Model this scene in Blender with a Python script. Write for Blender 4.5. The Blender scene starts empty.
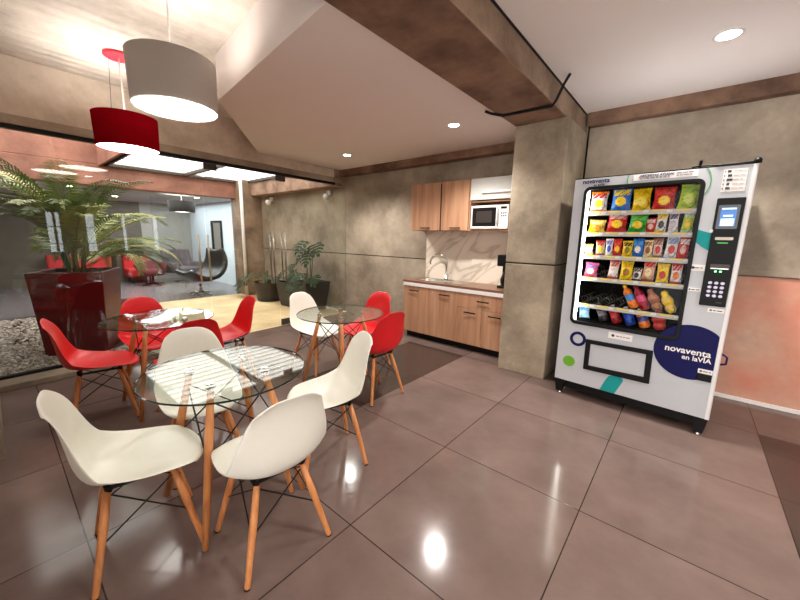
import bpy, math, random
from mathutils import Vector, Matrix
random.seed(7)
S = bpy.context.scene
COL = S.collection
PI = math.pi
sin, cos = math.sin, math.cos

# ------------------------------------------------------------------ materials
def lin(c):
    return tuple(((v / 255.0) / 12.92 if v / 255.0 <= .04045 else ((v / 255.0 + .055) / 1.055) ** 2.4) for v in c)

def base_mat(name):
    m = bpy.data.materials.new(name)
    m.use_nodes = True
    return m, m.node_tree, m.node_tree.nodes['Principled BSDF']

def plain(name, rgb, rough=.5, metal=0., coat=0., noise=.04, scale=30., bump=0., emis=None, es=0., spec=.5, trans=0.):
    """procedural material: colour with a slight noise variation, optional bump"""
    m, nt, p = base_mat(name)
    c = lin(rgb)
    N, L = nt.nodes, nt.links
    tc = N.new('ShaderNodeTexCoord')
    nz = N.new('ShaderNodeTexNoise'); nz.inputs['Scale'].default_value = scale; nz.inputs['Detail'].default_value = 4
    L.new(tc.outputs['Object'], nz.inputs['Vector'])
    rp = N.new('ShaderNodeValToRGB')
    rp.color_ramp.elements[0].position = .3; rp.color_ramp.elements[1].position = .7
    rp.color_ramp.elements[0].color = (*[v * (1 - noise) for v in c], 1)
    rp.color_ramp.elements[1].color = (*[min(1, v * (1 + noise)) for v in c], 1)
    L.new(nz.outputs['Fac'], rp.inputs['Fac']); L.new(rp.outputs['Color'], p.inputs['Base Color'])
    p.inputs['Roughness'].default_value = rough; p.inputs['Metallic'].default_value = metal
    p.inputs['Coat Weight'].default_value = coat
    p.inputs['Specular IOR Level'].default_value = spec
    if bump:
        b = N.new('ShaderNodeBump'); b.inputs['Strength'].default_value = bump; b.inputs['Distance'].default_value = .01
        L.new(nz.outputs['Fac'], b.inputs['Height']); L.new(b.outputs['Normal'], p.inputs['Normal'])
    if emis:
        p.inputs['Emission Color'].default_value = (*lin(emis), 1); p.inputs['Emission Strength'].default_value = es
    if trans: p.inputs['Transmission Weight'].default_value = trans
    return m

def concrete(name, rgb, dark, rough=.75, scale=1.2, bump=.15, painted_glow=None, boards=None):
    m, nt, p = base_mat(name)
    N, L = nt.nodes, nt.links
    tc = N.new('ShaderNodeTexCoord')
    n1 = N.new('ShaderNodeTexNoise'); n1.inputs['Scale'].default_value = scale; n1.inputs['Detail'].default_value = 9; n1.inputs['Roughness'].default_value = .62
    n2 = N.new('ShaderNodeTexNoise'); n2.inputs['Scale'].default_value = scale * 14; n2.inputs['Detail'].default_value = 5
    L.new(tc.outputs['Object'], n1.inputs['Vector']); L.new(tc.outputs['Object'], n2.inputs['Vector'])
    rp = N.new('ShaderNodeValToRGB'); rp.color_ramp.elements[0].position = .36; rp.color_ramp.elements[1].position = .64
    rp.color_ramp.elements[0].color = (*[v * .82 for v in lin(dark)], 1); rp.color_ramp.elements[1].color = (*[min(.95, v * 1.06) for v in lin(rgb)], 1)
    L.new(n1.outputs['Fac'], rp.inputs['Fac'])
    mx = N.new('ShaderNodeMix'); mx.data_type = 'RGBA'; mx.blend_type = 'OVERLAY'; mx.inputs['Factor'].default_value = .22
    L.new(rp.outputs['Color'], mx.inputs['A']); L.new(n2.outputs['Color'], mx.inputs['B'])
    sat = N.new('ShaderNodeHueSaturation'); sat.inputs['Saturation'].default_value = 0
    L.new(n2.outputs['Color'], sat.inputs['Color']); L.new(sat.outputs['Color'], mx.inputs['B'])
    col = mx.outputs['Result']
    if painted_glow:
        n3 = N.new('ShaderNodeTexNoise'); n3.inputs['Scale'].default_value = painted_glow[1]; n3.inputs['Detail'].default_value = 3
        L.new(tc.outputs['Object'], n3.inputs['Vector'])
        r3 = N.new('ShaderNodeValToRGB'); r3.color_ramp.elements[0].position = .42; r3.color_ramp.elements[1].position = .58
        L.new(n3.outputs['Fac'], r3.inputs['Fac'])
        m3 = N.new('ShaderNodeMix'); m3.data_type = 'RGBA'
        L.new(r3.outputs['Color'], m3.inputs['Factor']); L.new(col, m3.inputs['A']); m3.inputs['B'].default_value = (*lin(painted_glow[0]), 1)
        col = m3.outputs['Result']
    L.new(col, p.inputs['Base Color'])
    p.inputs['Roughness'].default_value = rough
    b = N.new('ShaderNodeBump'); b.inputs['Strength'].default_value = bump; b.inputs['Distance'].default_value = .02
    L.new(n2.outputs['Fac'], b.inputs['Height'])
    last = b
    if boards:
        w = N.new('ShaderNodeTexWave'); w.bands_direction = 'X'; w.inputs['Scale'].default_value = boards; w.inputs['Distortion'].default_value = .6
        w.inputs['Detail'].default_value = 1
        L.new(tc.outputs['Object'], w.inputs['Vector'])
        b2 = N.new('ShaderNodeBump'); b2.inputs['Strength'].default_value = .5; b2.inputs['Distance'].default_value = .03
        L.new(w.outputs['Fac'], b2.inputs['Height']); L.new(b.outputs['Normal'], b2.inputs['Normal']); last = b2
    L.new(last.outputs['Normal'], p.inputs['Normal'])
    return m

def wood(name, c1, c2, rough=.45, scale=1., axis='Z', stretch=14.):
    m, nt, p = base_mat(name)
    N, L = nt.nodes, nt.links
    tc = N.new('ShaderNodeTexCoord'); mp = N.new('ShaderNodeMapping')
    s = [stretch * scale] * 3; s['XYZ'.index(axis)] = .7 * scale
    mp.inputs['Scale'].default_value = s
    L.new(tc.outputs['Object'], mp.inputs['Vector'])
    n = N.new('ShaderNodeTexNoise'); n.inputs['Scale'].default_value = 1.; n.inputs['Detail'].default_value = 6; n.inputs['Distortion'].default_value = .4
    L.new(mp.outputs['Vector'], n.inputs['Vector'])
    rp = N.new('ShaderNodeValToRGB'); rp.color_ramp.elements[0].position = .34; rp.color_ramp.elements[1].position = .66
    rp.color_ramp.elements[0].color = (*lin(c1), 1); rp.color_ramp.elements[1].color = (*lin(c2), 1)
    L.new(n.outputs['Fac'], rp.inputs['Fac']); L.new(rp.outputs['Color'], p.inputs['Base Color'])
    p.inputs['Roughness'].default_value = rough
    return m

def glass(name, tint=(1, 1, 1), ior=1.45, rough=0.):
    """thin clear pane: fresnel mix of see-through and mirror"""
    m = bpy.data.materials.new(name); m.use_nodes = True
    nt = m.node_tree; N, L = nt.nodes, nt.links
    N.remove(N['Principled BSDF']); out = N['Material Output']
    t = N.new('ShaderNodeBsdfTransparent'); t.inputs['Color'].default_value = (*tint, 1)
    g = N.new('ShaderNodeBsdfGlossy'); g.inputs['Roughness'].default_value = rough
    lw = N.new('ShaderNodeLayerWeight')
    pw = N.new('ShaderNodeMath'); pw.operation = 'POWER'; pw.inputs[1].default_value = 5.; L.new(lw.outputs['Facing'], pw.inputs[0])
    f0 = ((ior - 1) / (ior + 1)) ** 2
    fr = N.new('ShaderNodeMath'); fr.operation = 'MULTIPLY_ADD'; fr.inputs[1].default_value = 1 - f0; fr.inputs[2].default_value = f0
    L.new(pw.outputs[0], fr.inputs[0])
    mx = N.new('ShaderNodeMixShader')
    L.new(fr.outputs[0], mx.inputs['Fac']); L.new(t.outputs['BSDF'], mx.inputs[1]); L.new(g.outputs['BSDF'], mx.inputs[2])
    L.new(mx.outputs['Shader'], out.inputs['Surface'])
    return m

def glow(name, rgb, strength):
    m = bpy.data.materials.new(name); m.use_nodes = True
    nt = m.node_tree; N, L = nt.nodes, nt.links
    N.remove(N['Principled BSDF']); e = N.new('ShaderNodeEmission')
    e.inputs['Color'].default_value = (*lin(rgb), 1); e.inputs['Strength'].default_value = strength
    L.new(e.outputs['Emission'], N['Material Output'].inputs['Surface'])
    return m

def tile_floor(name):
    """large polished porcelain tiles with thin dark joints, some tiles dark"""
    m, nt, p = base_mat(name)
    N, L = nt.nodes, nt.links
    TX, TY, OX, OY = .865, .886, -.285, 1.900
    tc = N.new('ShaderNodeTexCoord'); sp = N.new('ShaderNodeSeparateXYZ'); L.new(tc.outputs['Object'], sp.inputs[0])
    def M(op, a, b=None, c=None):
        n = N.new('ShaderNodeMath'); n.operation = op
        for i, v in enumerate((a, b, c)):
            if v is None: continue
            if isinstance(v, (int, float)): n.inputs[i].default_value = v
            else: L.new(v, n.inputs[i])
        return n.outputs[0]
    u = M('DIVIDE', M('SUBTRACT', sp.outputs['X'], OX), TX); v = M('DIVIDE', M('SUBTRACT', sp.outputs['Y'], OY), TY)
    fu, fv = M('FRACT', u), M('FRACT', v); iu, iv = M('FLOOR', u), M('FLOOR', v)
    eu = M('MINIMUM', fu, M('SUBTRACT', 1., fu)); ev = M('MINIMUM', fv, M('SUBTRACT', 1., fv))
    e = M('MINIMUM', eu, ev)
    joint = M('LESS_THAN', e, .0032)
    # dark tiles: every fourth column, two rows deep
    col = M('COMPARE', M('FLOORED_MODULO', M('SUBTRACT', iu, 1.), 4.), 0., .1)
    row = M('MULTIPLY', M('GREATER_THAN', iv, -.5), M('LESS_THAN', iv, 1.5))
    dk = M('MULTIPLY', col, row)
    n1 = N.new('ShaderNodeTexNoise'); n1.inputs['Scale'].default_value = 2.2; n1.inputs['Detail'].default_value = 7; n1.inputs['Roughness'].default_value = .6
    cb = N.new('ShaderNodeCombineXYZ'); L.new(M('ADD', sp.outputs['X'], M('MULTIPLY', iu, 7.3)), cb.inputs[0]); L.new(M('ADD', sp.outputs['Y'], M('MULTIPLY', iv, 3.7)), cb.inputs[1])
    L.new(cb.outputs[0], n1.inputs['Vector'])
    rp = N.new('ShaderNodeValToRGB'); rp.color_ramp.elements[0].position = .3; rp.color_ramp.elements[1].position = .72
    rp.color_ramp.elements[0].color = (*lin((100, 83, 77)), 1); rp.color_ramp.elements[1].color = (*lin((122, 103, 96)), 1)
    L.new(n1.outputs['Fac'], rp.inputs['Fac'])
    m1 = N.new('ShaderNodeMix'); m1.data_type = 'RGBA'; L.new(dk, m1.inputs['Factor']); L.new(rp.outputs['Color'], m1.inputs['A']); m1.inputs['B'].default_value = (*lin((66, 53, 48)), 1)
    m2 = N.new('ShaderNodeMix'); m2.data_type = 'RGBA'; L.new(joint, m2.inputs['Factor']); L.new(m1.outputs['Result'], m2.inputs['A']); m2.inputs['B'].default_value = (*lin((44, 34, 30)), 1)
    L.new(m2.outputs['Result'], p.inputs['Base Color'])
    r = N.new('ShaderNodeMath'); r.operation = 'MULTIPLY_ADD'; L.new(n1.outputs['Fac'], r.inputs[0]); r.inputs[1].default_value = .10; r.inputs[2].default_value = .08
    L.new(r.outputs[0], p.inputs['Roughness'])
    p.inputs['Specular IOR Level'].default_value = .27
    b = N.new('ShaderNodeBump'); b.inputs['Strength'].default_value = .3; b.inputs['Distance'].default_value = .002; b.invert = True
    L.new(joint, b.inputs['Height']); L.new(b.outputs['Normal'], p.inputs['Normal'])
    return m

def marble(name):
    m, nt, p = base_mat(name)
    N, L = nt.nodes, nt.links
    tc = N.new('ShaderNodeTexCoord'); mp = N.new('ShaderNodeMapping'); mp.inputs['Scale'].default_value = (.45, 1, 1.9)
    m0 = N.new('ShaderNodeMapping'); m0.inputs['Rotation'].default_value = (0, .75, 0)
    L.new(tc.outputs['Object'], m0.inputs['Vector']); L.new(m0.outputs['Vector'], mp.inputs['Vector'])
    n = N.new('ShaderNodeTexNoise'); n.inputs['Scale'].default_value = 1.5; n.inputs['Detail'].default_value = 3; n.inputs['Distortion'].default_value = .8
    L.new(mp.outputs['Vector'], n.inputs['Vector'])
    rp = N.new('ShaderNodeValToRGB'); e = rp.color_ramp.elements
    e[0].position = .44; e[0].color = (*lin((238, 226, 208)), 1); e[1].position = .56; e[1].color = (*lin((240, 228, 210)), 1)
    for pos, c in ((.475, (232, 219, 201)), (.5, (204, 189, 170)), (.52, (234, 221, 203))):
        k = e.new(pos); k.color = (*lin(c), 1)
    L.new(n.outputs['Fac'], rp.inputs['Fac']); L.new(rp.outputs['Color'], p.inputs['Base Color'])
    p.inputs['Roughness'].default_value = .18
    return m

def gravel_mat(name):
    m, nt, p = base_mat(name)
    N, L = nt.nodes, nt.links
    oi = N.new('ShaderNodeTexCoord'); v = N.new('ShaderNodeTexVoronoi'); v.inputs['Scale'].default_value = 26
    L.new(oi.outputs['Object'], v.inputs['Vector'])
    rp = N.new('ShaderNodeValToRGB'); e = rp.color_ramp.elements
    e[0].color = (*lin((128, 116, 106)), 1); e[1].color = (*lin((220, 210, 198)), 1)
    sep = N.new('ShaderNodeSeparateColor'); L.new(v.outputs['Color'], sep.inputs[0])
    L.new(sep.outputs[0], rp.inputs['Fac']); L.new(rp.outputs['Color'], p.inputs['Base Color'])
    b = N.new('ShaderNodeBump'); b.inputs['Strength'].default_value = .8; b.inputs['Distance'].default_value = .03; b.invert = True
    L.new(v.outputs['Distance'], b.inputs['Height']); L.new(b.outputs['Normal'], p.inputs['Normal'])
    p.inputs['Roughness'].default_value = .8
    return m

M = dict(
    floor=tile_floor('polished_tiles'),
    wall=concrete('grey_concrete', (174, 160, 141), (136, 122, 105)),
    column=concrete('column_concrete', (172, 157, 135), (134, 120, 100), scale=1.6),
    wall_low=concrete('peach_plaster', (218, 190, 168), (192, 154, 130), scale=.8, painted_glow=((196, 104, 78), .8)),  # red glow on the lower wall, painted into the plaster as reddish patches
    beam=concrete('brown_concrete', (142, 110, 88), (88, 60, 46), scale=1.9),
    glass_beam=concrete('pale_concrete', (234, 221, 204), (204, 188, 168), scale=1.3),
    beam_side=concrete('beam_concrete', (166, 142, 120), (128, 104, 84), scale=1.5),
    slab=concrete('board_marked_concrete', (236, 227, 214), (206, 195, 180), scale=1.1, boards=2.4),
    red_wall=concrete('reddish_concrete', (176, 124, 106), (146, 98, 84), scale=1.3),
    grit=concrete('gritty_concrete', (178, 146, 126), (132, 100, 84), scale=3),
    white_ceiling=plain('white_plasterboard', (240, 231, 226), .8, noise=.012, scale=2),
    white=plain('white_paint', (235, 230, 226), .5),
    black=plain('black_plastic', (9, 9, 10), .5, spec=.22),
    black_metal=plain('black_metal', (15, 14, 15), .5, spec=.3),
    gap=plain('dark_gap', (24, 19, 16), .8),
    glass=glass('clear_glass', (.94, .96, .95)),
    table_glass=glass('table_glass', (.93, .965, .945), 1.5),
    glass_edge=plain('green_glass_edge', (22, 46, 40), .08, spec=.8),
    flap_glass=plain('frosted_glass', (206, 208, 202), .25),
    shell_white=plain('white_polypropylene', (244, 244, 232), .36, noise=.01),
    shell_red=plain('red_polypropylene', (222, 24, 32), .38, noise=.015),
    shell_dark=plain('red_polypropylene_dull', (205, 20, 30), .4, noise=.015),
    leg=wood('beech_legs', (196, 122, 68), (222, 152, 94), .42, 3.),
    cab=wood('oak_laminate', (168, 122, 92), (194, 150, 118), .42, 1.5),
    cab_body=wood('oak_laminate_side', (160, 116, 88), (184, 142, 112), .5, 1.5),
    counter=wood('brown_worktop', (112, 78, 60), (140, 102, 80), .32, 1.5, 'X'),
    marble=marble('veined_marble'),
    steel=plain('brushed_steel', (190, 186, 180), .25, metal=1., noise=.03),
    chrome=plain('chrome', (225, 225, 225), .08, metal=1., noise=0),
    brass=plain('champagne_metal', (150, 140, 128), .35, metal=.6),
    shade_white=plain('white_lamp_shade', (208, 198, 190), .7, noise=.015, scale=80),
    shade_red=plain('red_lamp_shade', (150, 10, 24), .5, noise=.03, scale=80),
    shade_black=plain('black_lamp_shade', (42, 34, 32), .7),
    diffuser=glow('lamp_diffuser', (255, 250, 242), 6.),
    spot=glow('downlight_glow', (255, 247, 236), 22.),
    sky_pane=glow('skylight_pane', (255, 246, 238), 1.6),
    sky_bright=glow('garden_sky_pane', (255, 250, 244), 2.2),
    win_pane=glow('bright_window', (246, 250, 255), 2.2),
    teal_glow=plain('teal_panel', (24, 178, 150), .4, emis=(24, 190, 160), es=.9),
    frame_dark=plain('dark_frame', (66, 58, 54), .5),
    planter_red=plain('dark_red_lacquer', (104, 10, 18), .42, spec=.3, noise=.05),
    planter_black=plain('black_planter', (30, 27, 27), .45),
    soil=plain('soil', (52, 38, 28), .95, noise=.4, bump=.6),
    gravel=gravel_mat('river_pebbles'),
    yellow_floor=concrete('sand_yellow_floor', (236, 208, 160), (222, 190, 140), .6, bump=.05),
    lounge_floor=plain('grey_lounge_floor', (118, 112, 114), .22, noise=.06, scale=3),
    lounge_wall=plain('grey_lounge_wall', (160, 156, 148), .8),
    lounge_dark=plain('bronze_lounge_wall', (96, 90, 80), .7, noise=.12, scale=4),
    lounge_white=plain('pale_lounge_wall', (212, 222, 230), .7),
    lounge_ceiling=plain('grey_lounge_ceiling', (176, 172, 168), .8),
    palm=plain('palm_green', (116, 142, 80), .45, noise=.35, scale=6),
    palm_light=plain('palm_yellow_green', (188, 194, 118), .45, noise=.25, scale=6),
    palm_dark=plain('dark_leaf_green', (36, 60, 30), .6, spec=.25, noise=.3, scale=8),
    stem=plain('palm_stem', (112, 110, 60), .6, noise=.2),
    trunk=plain('palm_trunk', (82, 62, 44), .85, noise=.3, bump=.5),
    grey_fabric=plain('grey_tufted_fabric', (92, 82, 84), .85, bump=.2, scale=200),
    black_leather=plain('black_leather', (26, 24, 26), .35),
    wine_fabric=plain('wine_fabric', (86, 24, 30), .8),
    red_fabric=plain('red_bench_fabric', (186, 28, 32), .7),
    vm_body=plain('light_grey_steel', (188, 191, 195), .4, noise=.01),
    vm_side=plain('white_steel_edge', (226, 224, 222), .4, noise=.01),
    vm_in=plain('machine_black_inside', (9, 9, 10), .75, spec=.1),
    navy=plain('navy_decal', (13, 15, 74), .6, spec=.2, noise=.02),
    teal=plain('teal_decal', (28, 150, 148), .6, spec=.2, noise=.02),
    green=plain('green_decal', (106, 168, 44), .6, spec=.2, noise=.02),
    green_line=plain('green_line_decal', (92, 160, 104), .4, noise=.02),
    paper=plain('white_label', (236, 232, 228), .6, noise=.01),
    ink=plain('dark_ink', (52, 50, 62), .6, noise=.02),
    strip=glow('machine_light_strip', (255, 252, 240), 14.),
    price_y=plain('yellow_price_tag', (240, 214, 70), .5), price_w=plain('white_price_tag', (224, 222, 216), .5),
    shelf=plain('machine_shelf', (190, 188, 184), .4),
    coil=plain('coil_wire', (92, 88, 86), .3, metal=.8),
    screen=plain('blue_screen', (30, 70, 130), .3, emis=(48, 120, 190), es=.35),
    screen_w=plain('screen_white', (220, 236, 250), .3, emis=(200, 228, 250), es=.35),
    led=glow('green_led', (90, 255, 120), 4.),
    key=plain('key_metal', (172, 166, 186), .3, metal=.4),
    pet=glass('clear_bottle', (.55, .58, .62), 1.4),
)
def shade(name, rgb, tr):
    m = bpy.data.materials.new(name); m.use_nodes = True
    nt = m.node_tree; N, L = nt.nodes, nt.links; N.remove(N['Principled BSDF'])
    tc = N.new('ShaderNodeTexCoord'); wv = N.new('ShaderNodeTexNoise'); wv.inputs['Scale'].default_value = 60; L.new(tc.outputs['Object'], wv.inputs['Vector'])
    rp = N.new('ShaderNodeValToRGB'); c = lin(rgb)
    rp.color_ramp.elements[0].color = (*[v * .94 for v in c], 1); rp.color_ramp.elements[1].color = (*c, 1); L.new(wv.outputs['Fac'], rp.inputs['Fac'])
    d = N.new('ShaderNodeBsdfDiffuse'); t = N.new('ShaderNodeBsdfTranslucent'); mx = N.new('ShaderNodeMixShader'); mx.inputs['Fac'].default_value = tr
    L.new(rp.outputs['Color'], d.inputs['Color']); L.new(rp.outputs['Color'], t.inputs['Color'])
    L.new(d.outputs[0], mx.inputs[1]); L.new(t.outputs[0], mx.inputs[2]); L.new(mx.outputs[0], N['Material Output'].inputs['Surface'])
    return m
M['shade_white'] = shade('white_lamp_shade', (228, 221, 215), .26); M['shade_red'] = shade('red_lamp_shade', (165, 10, 26), .1)
PK = {}
def pack(rgb):
    if rgb not in PK:
        m, nt, p = base_mat('wrapper_%02x%02x%02x' % rgb)
        N, L = nt.nodes, nt.links; c = lin(rgb)
        tc = N.new('ShaderNodeTexCoord'); nz = N.new('ShaderNodeTexNoise'); nz.inputs['Scale'].default_value = 34; nz.inputs['Detail'].default_value = 3; nz.inputs['Distortion'].default_value = 1.2
        L.new(tc.outputs['Object'], nz.inputs['Vector'])
        rp = N.new('ShaderNodeValToRGB'); e = rp.color_ramp.elements; rp.color_ramp.interpolation = 'EASE'
        e[0].position = .38; e[0].color = (*[v * .55 for v in c], 1); e[1].position = .62; e[1].color = (*[min(.92, v * 1.1 + .02) for v in c], 1)
        k = e.new(.46); k.color = (*c, 1); k = e.new(.57); k.color = (*c, 1)
        L.new(nz.outputs['Fac'], rp.inputs['Fac']); L.new(rp.outputs['Color'], p.inputs['Base Color'])
        p.inputs['Roughness'].default_value = .3; p.inputs['Specular IOR Level'].default_value = .35
        b = N.new('ShaderNodeBump'); b.inputs['Strength'].default_value = .5; b.inputs['Distance'].default_value = .006; L.new(nz.outputs['Fac'], b.inputs['Height']); L.new(b.outputs['Normal'], p.inputs['Normal'])
        PK[rgb] = m
    return PK[rgb]

# ------------------------------------------------------------------ mesh helpers
class MB:
    def __init__(s): s.v = []; s.f = []; s.mi = []
    def add(s, vs, fs, mi=0):
        o = len(s.v); s.v += [tuple(v) for v in vs]
        for f in fs: s.f.append(tuple(i + o for i in f)); s.mi.append(mi)
        return s
    def box(s, x0, x1, y0, y1, z0, z1, mi=0):
        vs = [(x, y, z) for z in (z0, z1) for y in (y0, y1) for x in (x0, x1)]
        return s.add(vs, [(0, 2, 3, 1), (4, 5, 7, 6), (0, 1, 5, 4), (2, 6, 7, 3), (0, 4, 6, 2), (1, 3, 7, 5)], mi)
    def hexa(s, vs, mi=0):
        return s.add(vs, [(0, 2, 3, 1), (4, 5, 7, 6), (0, 1, 5, 4), (2, 6, 7, 3), (0, 4, 6, 2), (1, 3, 7, 5)], mi)
    def prism(s, pts, z0, z1, mi=0):
        n = len(pts)
        vs = [(x, y, z0) for x, y in pts] + [(x, y, z1) for x, y in pts]
        return s.add(vs, [tuple(range(n - 1, -1, -1)), tuple(range(n, 2 * n))] + [(i, (i + 1) % n, n + (i + 1) % n, n + i) for i in range(n)], mi)
    def prism_xz(s, pts, y0, y1, mi=0):
        n = len(pts)
        vs = [(x, y0, z) for x, z in pts] + [(x, y1, z) for x, z in pts]
        return s.add(vs, [tuple(range(n)), tuple(range(2 * n - 1, n - 1, -1))] + [((i + 1) % n, i, n + i, n + (i + 1) % n) for i in range(n)], mi)
    def ring_xz(s, outer, inner, y0, y1, mi=0):
        n = len(outer)
        vs = [(x, y, z) for y in (y0, y1) for L in (outer, inner) for x, z in L]
        fs = []
        for i in range(n):
            j = (i + 1) % n
            fs += [(i, j, n + j, n + i), (2 * n + j, 2 * n + i, 3 * n + i, 3 * n + j), (j, i, 2 * n + i, 2 * n + j), (n + i, n + j, 3 * n + j, 3 * n + i)]
        return s.add(vs, fs, mi)
    def tube(s, pts, r, n=8, mi=0, cap=True):
        pts = [Vector(p) for p in pts]; k = len(pts)
        rs = r if isinstance(r, (list, tuple)) else [r] * k
        vs = []; fs = []
        up = None
        for i, p in enumerate(pts):
            t = (pts[min(i + 1, k - 1)] - pts[max(i - 1, 0)]).normalized()
            if up is None:
                a = Vector((0, 0, 1)) if abs(t.z) < .9 else Vector((1, 0, 0))
                up = t.cross(a).normalized()
            else:
                up = (up - t * up.dot(t)).normalized()
            w = t.cross(up)
            for j in range(n):
                an = 2 * PI * j / n
                vs.append(p + up * cos(an) * rs[i] + w * sin(an) * rs[i])
        for i in range(k - 1):
            for j in range(n):
                fs.append((i * n + j, i * n + (j + 1) % n, (i + 1) * n + (j + 1) % n, (i + 1) * n + j))
        if cap:
            fs.append(tuple(range(n - 1, -1, -1))); fs.append(tuple((k - 1) * n + j for j in range(n)))
        return s.add(vs, fs, mi)
    def lathe(s, prof, n=32, c=(0, 0, 0), mi=0, mis=None):
        """profile of (radius, z); r=0 ends close"""
        k = len(prof); vs = []; fs = []; ms = []
        for r, z in prof:
            for j in range(n):
                a = 2 * PI * j / n; vs.append((c[0] + r * cos(a), c[1] + r * sin(a), c[2] + z))
        o = len(s.v); s.v += vs
        for i in range(k - 1):
            for j in range(n):
                s.f.append((o + i * n + j, o + i * n + (j + 1) % n, o + (i + 1) * n + (j + 1) % n, o + (i + 1) * n + j))
                s.mi.append(mis[i] if mis else mi)
        return s
    def move(s, v):
        s.v = [(a[0] + v[0], a[1] + v[1], a[2] + v[2]) for a in s.v]; return s
    def xf(s, mat):
        s.v = [tuple(mat @ Vector(a)) for a in s.v]; return s
    def build(s, name, mats, parent=None, smooth=False, world=False, bevel=0., sub=0, solid=0., loc=None, seg=2):
        me = bpy.data.meshes.new(name)
        vs = s.v
        if world and parent is not None:
            o = Vector((0, 0, 0)); q = parent
            while q is not None: o += q.location; q = q.parent
            vs = [(a[0] - o.x, a[1] - o.y, a[2] - o.z) for a in vs]
        me.from_pydata(vs, [], s.f)
        if not isinstance(mats, (list, tuple)): mats = [mats]
        for m in mats: me.materials.append(m)
        for p, k in zip(me.polygons, s.mi): p.material_index = k; p.use_smooth = smooth
        me.validate(); me.update()
        ob = bpy.data.objects.new(name, me); COL.objects.link(ob)
        if parent is not None: ob.parent = parent
        if loc is not None: ob.location = loc
        if solid:
            md = ob.modifiers.new('solid', 'SOLIDIFY'); md.thickness = solid; md.offset = 0
        if bevel:
            md = ob.modifiers.new('bevel', 'BEVEL'); md.width = bevel; md.segments = seg; md.limit_method = 'ANGLE'; md.angle_limit = .6
        if sub:
            md = ob.modifiers.new('sub', 'SUBSURF'); md.levels = sub; md.render_levels = sub
        return ob

def thing(name, label, cat, loc=(0, 0, 0), rz=0., group=None):
    o = bpy.data.objects.new(name, None); COL.objects.link(o); o.empty_display_size = .1
    o.location = loc; o.rotation_euler = (0, 0, rz)
    o['label'] = label; o['category'] = cat
    if group: o['group'] = group
    return o
def tag(o, label, cat, group=None, kind=None):
    o['label'] = label; o['category'] = cat
    if group: o['group'] = group
    if kind: o['kind'] = kind
    return o
def struct(o):
    o['kind'] = 'structure'; return o
def dup(o, loc, rz, label, group=None):
    c = o.copy(); COL.objects.link(c); c.location = loc; c.rotation_euler = (0, 0, rz); c['label'] = label
    if group: c['group'] = group
    for ch in list(o.children):
        d = ch.copy(); COL.objects.link(d); d.parent = c
        for g in list(ch.children):
            e = g.copy(); COL.objects.link(e); e.parent = d
    return c
def rrect(x0, x1, z0, z1, r, n=6):
    pts = []
    for cx, cz, a0 in ((x1 - r, z1 - r, 0), (x0 + r, z1 - r, PI / 2), (x0 + r, z0 + r, PI), (x1 - r, z0 + r, 1.5 * PI)):
        for i in range(n + 1):
            a = a0 + i * PI / 2 / n; pts.append((cx + r * cos(a), cz + r * sin(a)))
    return pts
def text_mesh(name, body, size, mat, parent, loc, rot=(PI / 2, 0, 0), ext=.0008, shear=0., off=0.):
    cu = bpy.data.curves.new(name, 'FONT'); cu.body = body; cu.size = size; cu.extrude = ext; cu.shear = shear; cu.offset = off
    cu.resolution_u = 3
    tmp = bpy.data.objects.new('tmp_text', cu); COL.objects.link(tmp)
    dg = bpy.context.evaluated_depsgraph_get(); dg.update()
    me = bpy.data.meshes.new_from_object(tmp.evaluated_get(dg))
    COL.objects.unlink(tmp); bpy.data.objects.remove(tmp)
    me.materials.clear(); me.materials.append(mat)
    ob = bpy.data.objects.new(name, me); COL.objects.link(ob); ob.parent = parent; ob.location = loc; ob.rotation_euler = rot
    return ob

# ------------------------------------------------------------------ setting: room shell
WY = 4.36          # face of the concrete back wall
def gx(y): return -4.78 - .045 * y     # line of the glass partition
def gbox(mb, y0, y1, d0, d1, z0, z1, mi=0):
    return mb.hexa([(gx(y) + d, y, z) for z in (z0, z1) for y in (y0, y1) for d in (d0, d1)], mi)

struct(MB().prism([(gx(-.6) - .02, -.6), (1.2, -3.2), (3.4, -3.2), (3.4, WY), (gx(WY) - .02, WY)], -.1, 0).build('floor', M['floor']))
# back wall: cast panels with recessed joints
w = MB()
xs = [-8.7, -5.02, -1.3]
for a, b in zip(xs[:-1], xs[1:]):
    w.box(a + .004, b - .004, WY, WY + .2, 0, 1.115); w.box(a + .004, b - .004, WY, WY + .2, 1.13, 3.0)
w.box(-8.7, -1.3, WY + .012, WY + .2, 0, 3.0, 1)
w.box(-1.3, 3.4, WY, WY + .2, 1.17, 3.0)
struct(w.build('wall_back', [M['wall'], M['gap']]))
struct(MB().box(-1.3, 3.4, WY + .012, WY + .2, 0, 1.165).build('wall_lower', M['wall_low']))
struct(MB().box(-1.02, 3.4, WY - .014, WY, 1.175, 1.235).build('trim_1', M['wall'], bevel=.004))
struct(MB().box(-.95, 3.4, WY - .012, WY + .012, 0, .035).build('baseboard_back', M['white'], bevel=.003))
struct(MB().box(-3.2, -1.0, -.8, -.6, 0, 3.0).build('wall_added_shade', M['beam_side']))  # unseen wall, added to keep world light off the near floor
# column and the beam it carries
c = MB(); c.box(-1.53, -1.02, 3.6, WY, 0, 1.197); c.box(-1.53, -1.02, 3.6, WY, 1.209, 2.58); c.box(-1.515, -1.035, 3.615, WY, 1.19, 1.215, 1)
struct(c.build('column', [M['column'], M['gap']], bevel=.008))
bm_ = MB().box(-1.54, -1.05, -3.2, WY, 2.58, 2.98)
for i, f in enumerate(bm_.f): pass
bm_.mi = [0, 0, 1, 1, 1, 1]
struct(bm_.build('beam', [M['beam'], M['beam_side']], bevel=.012))
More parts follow.
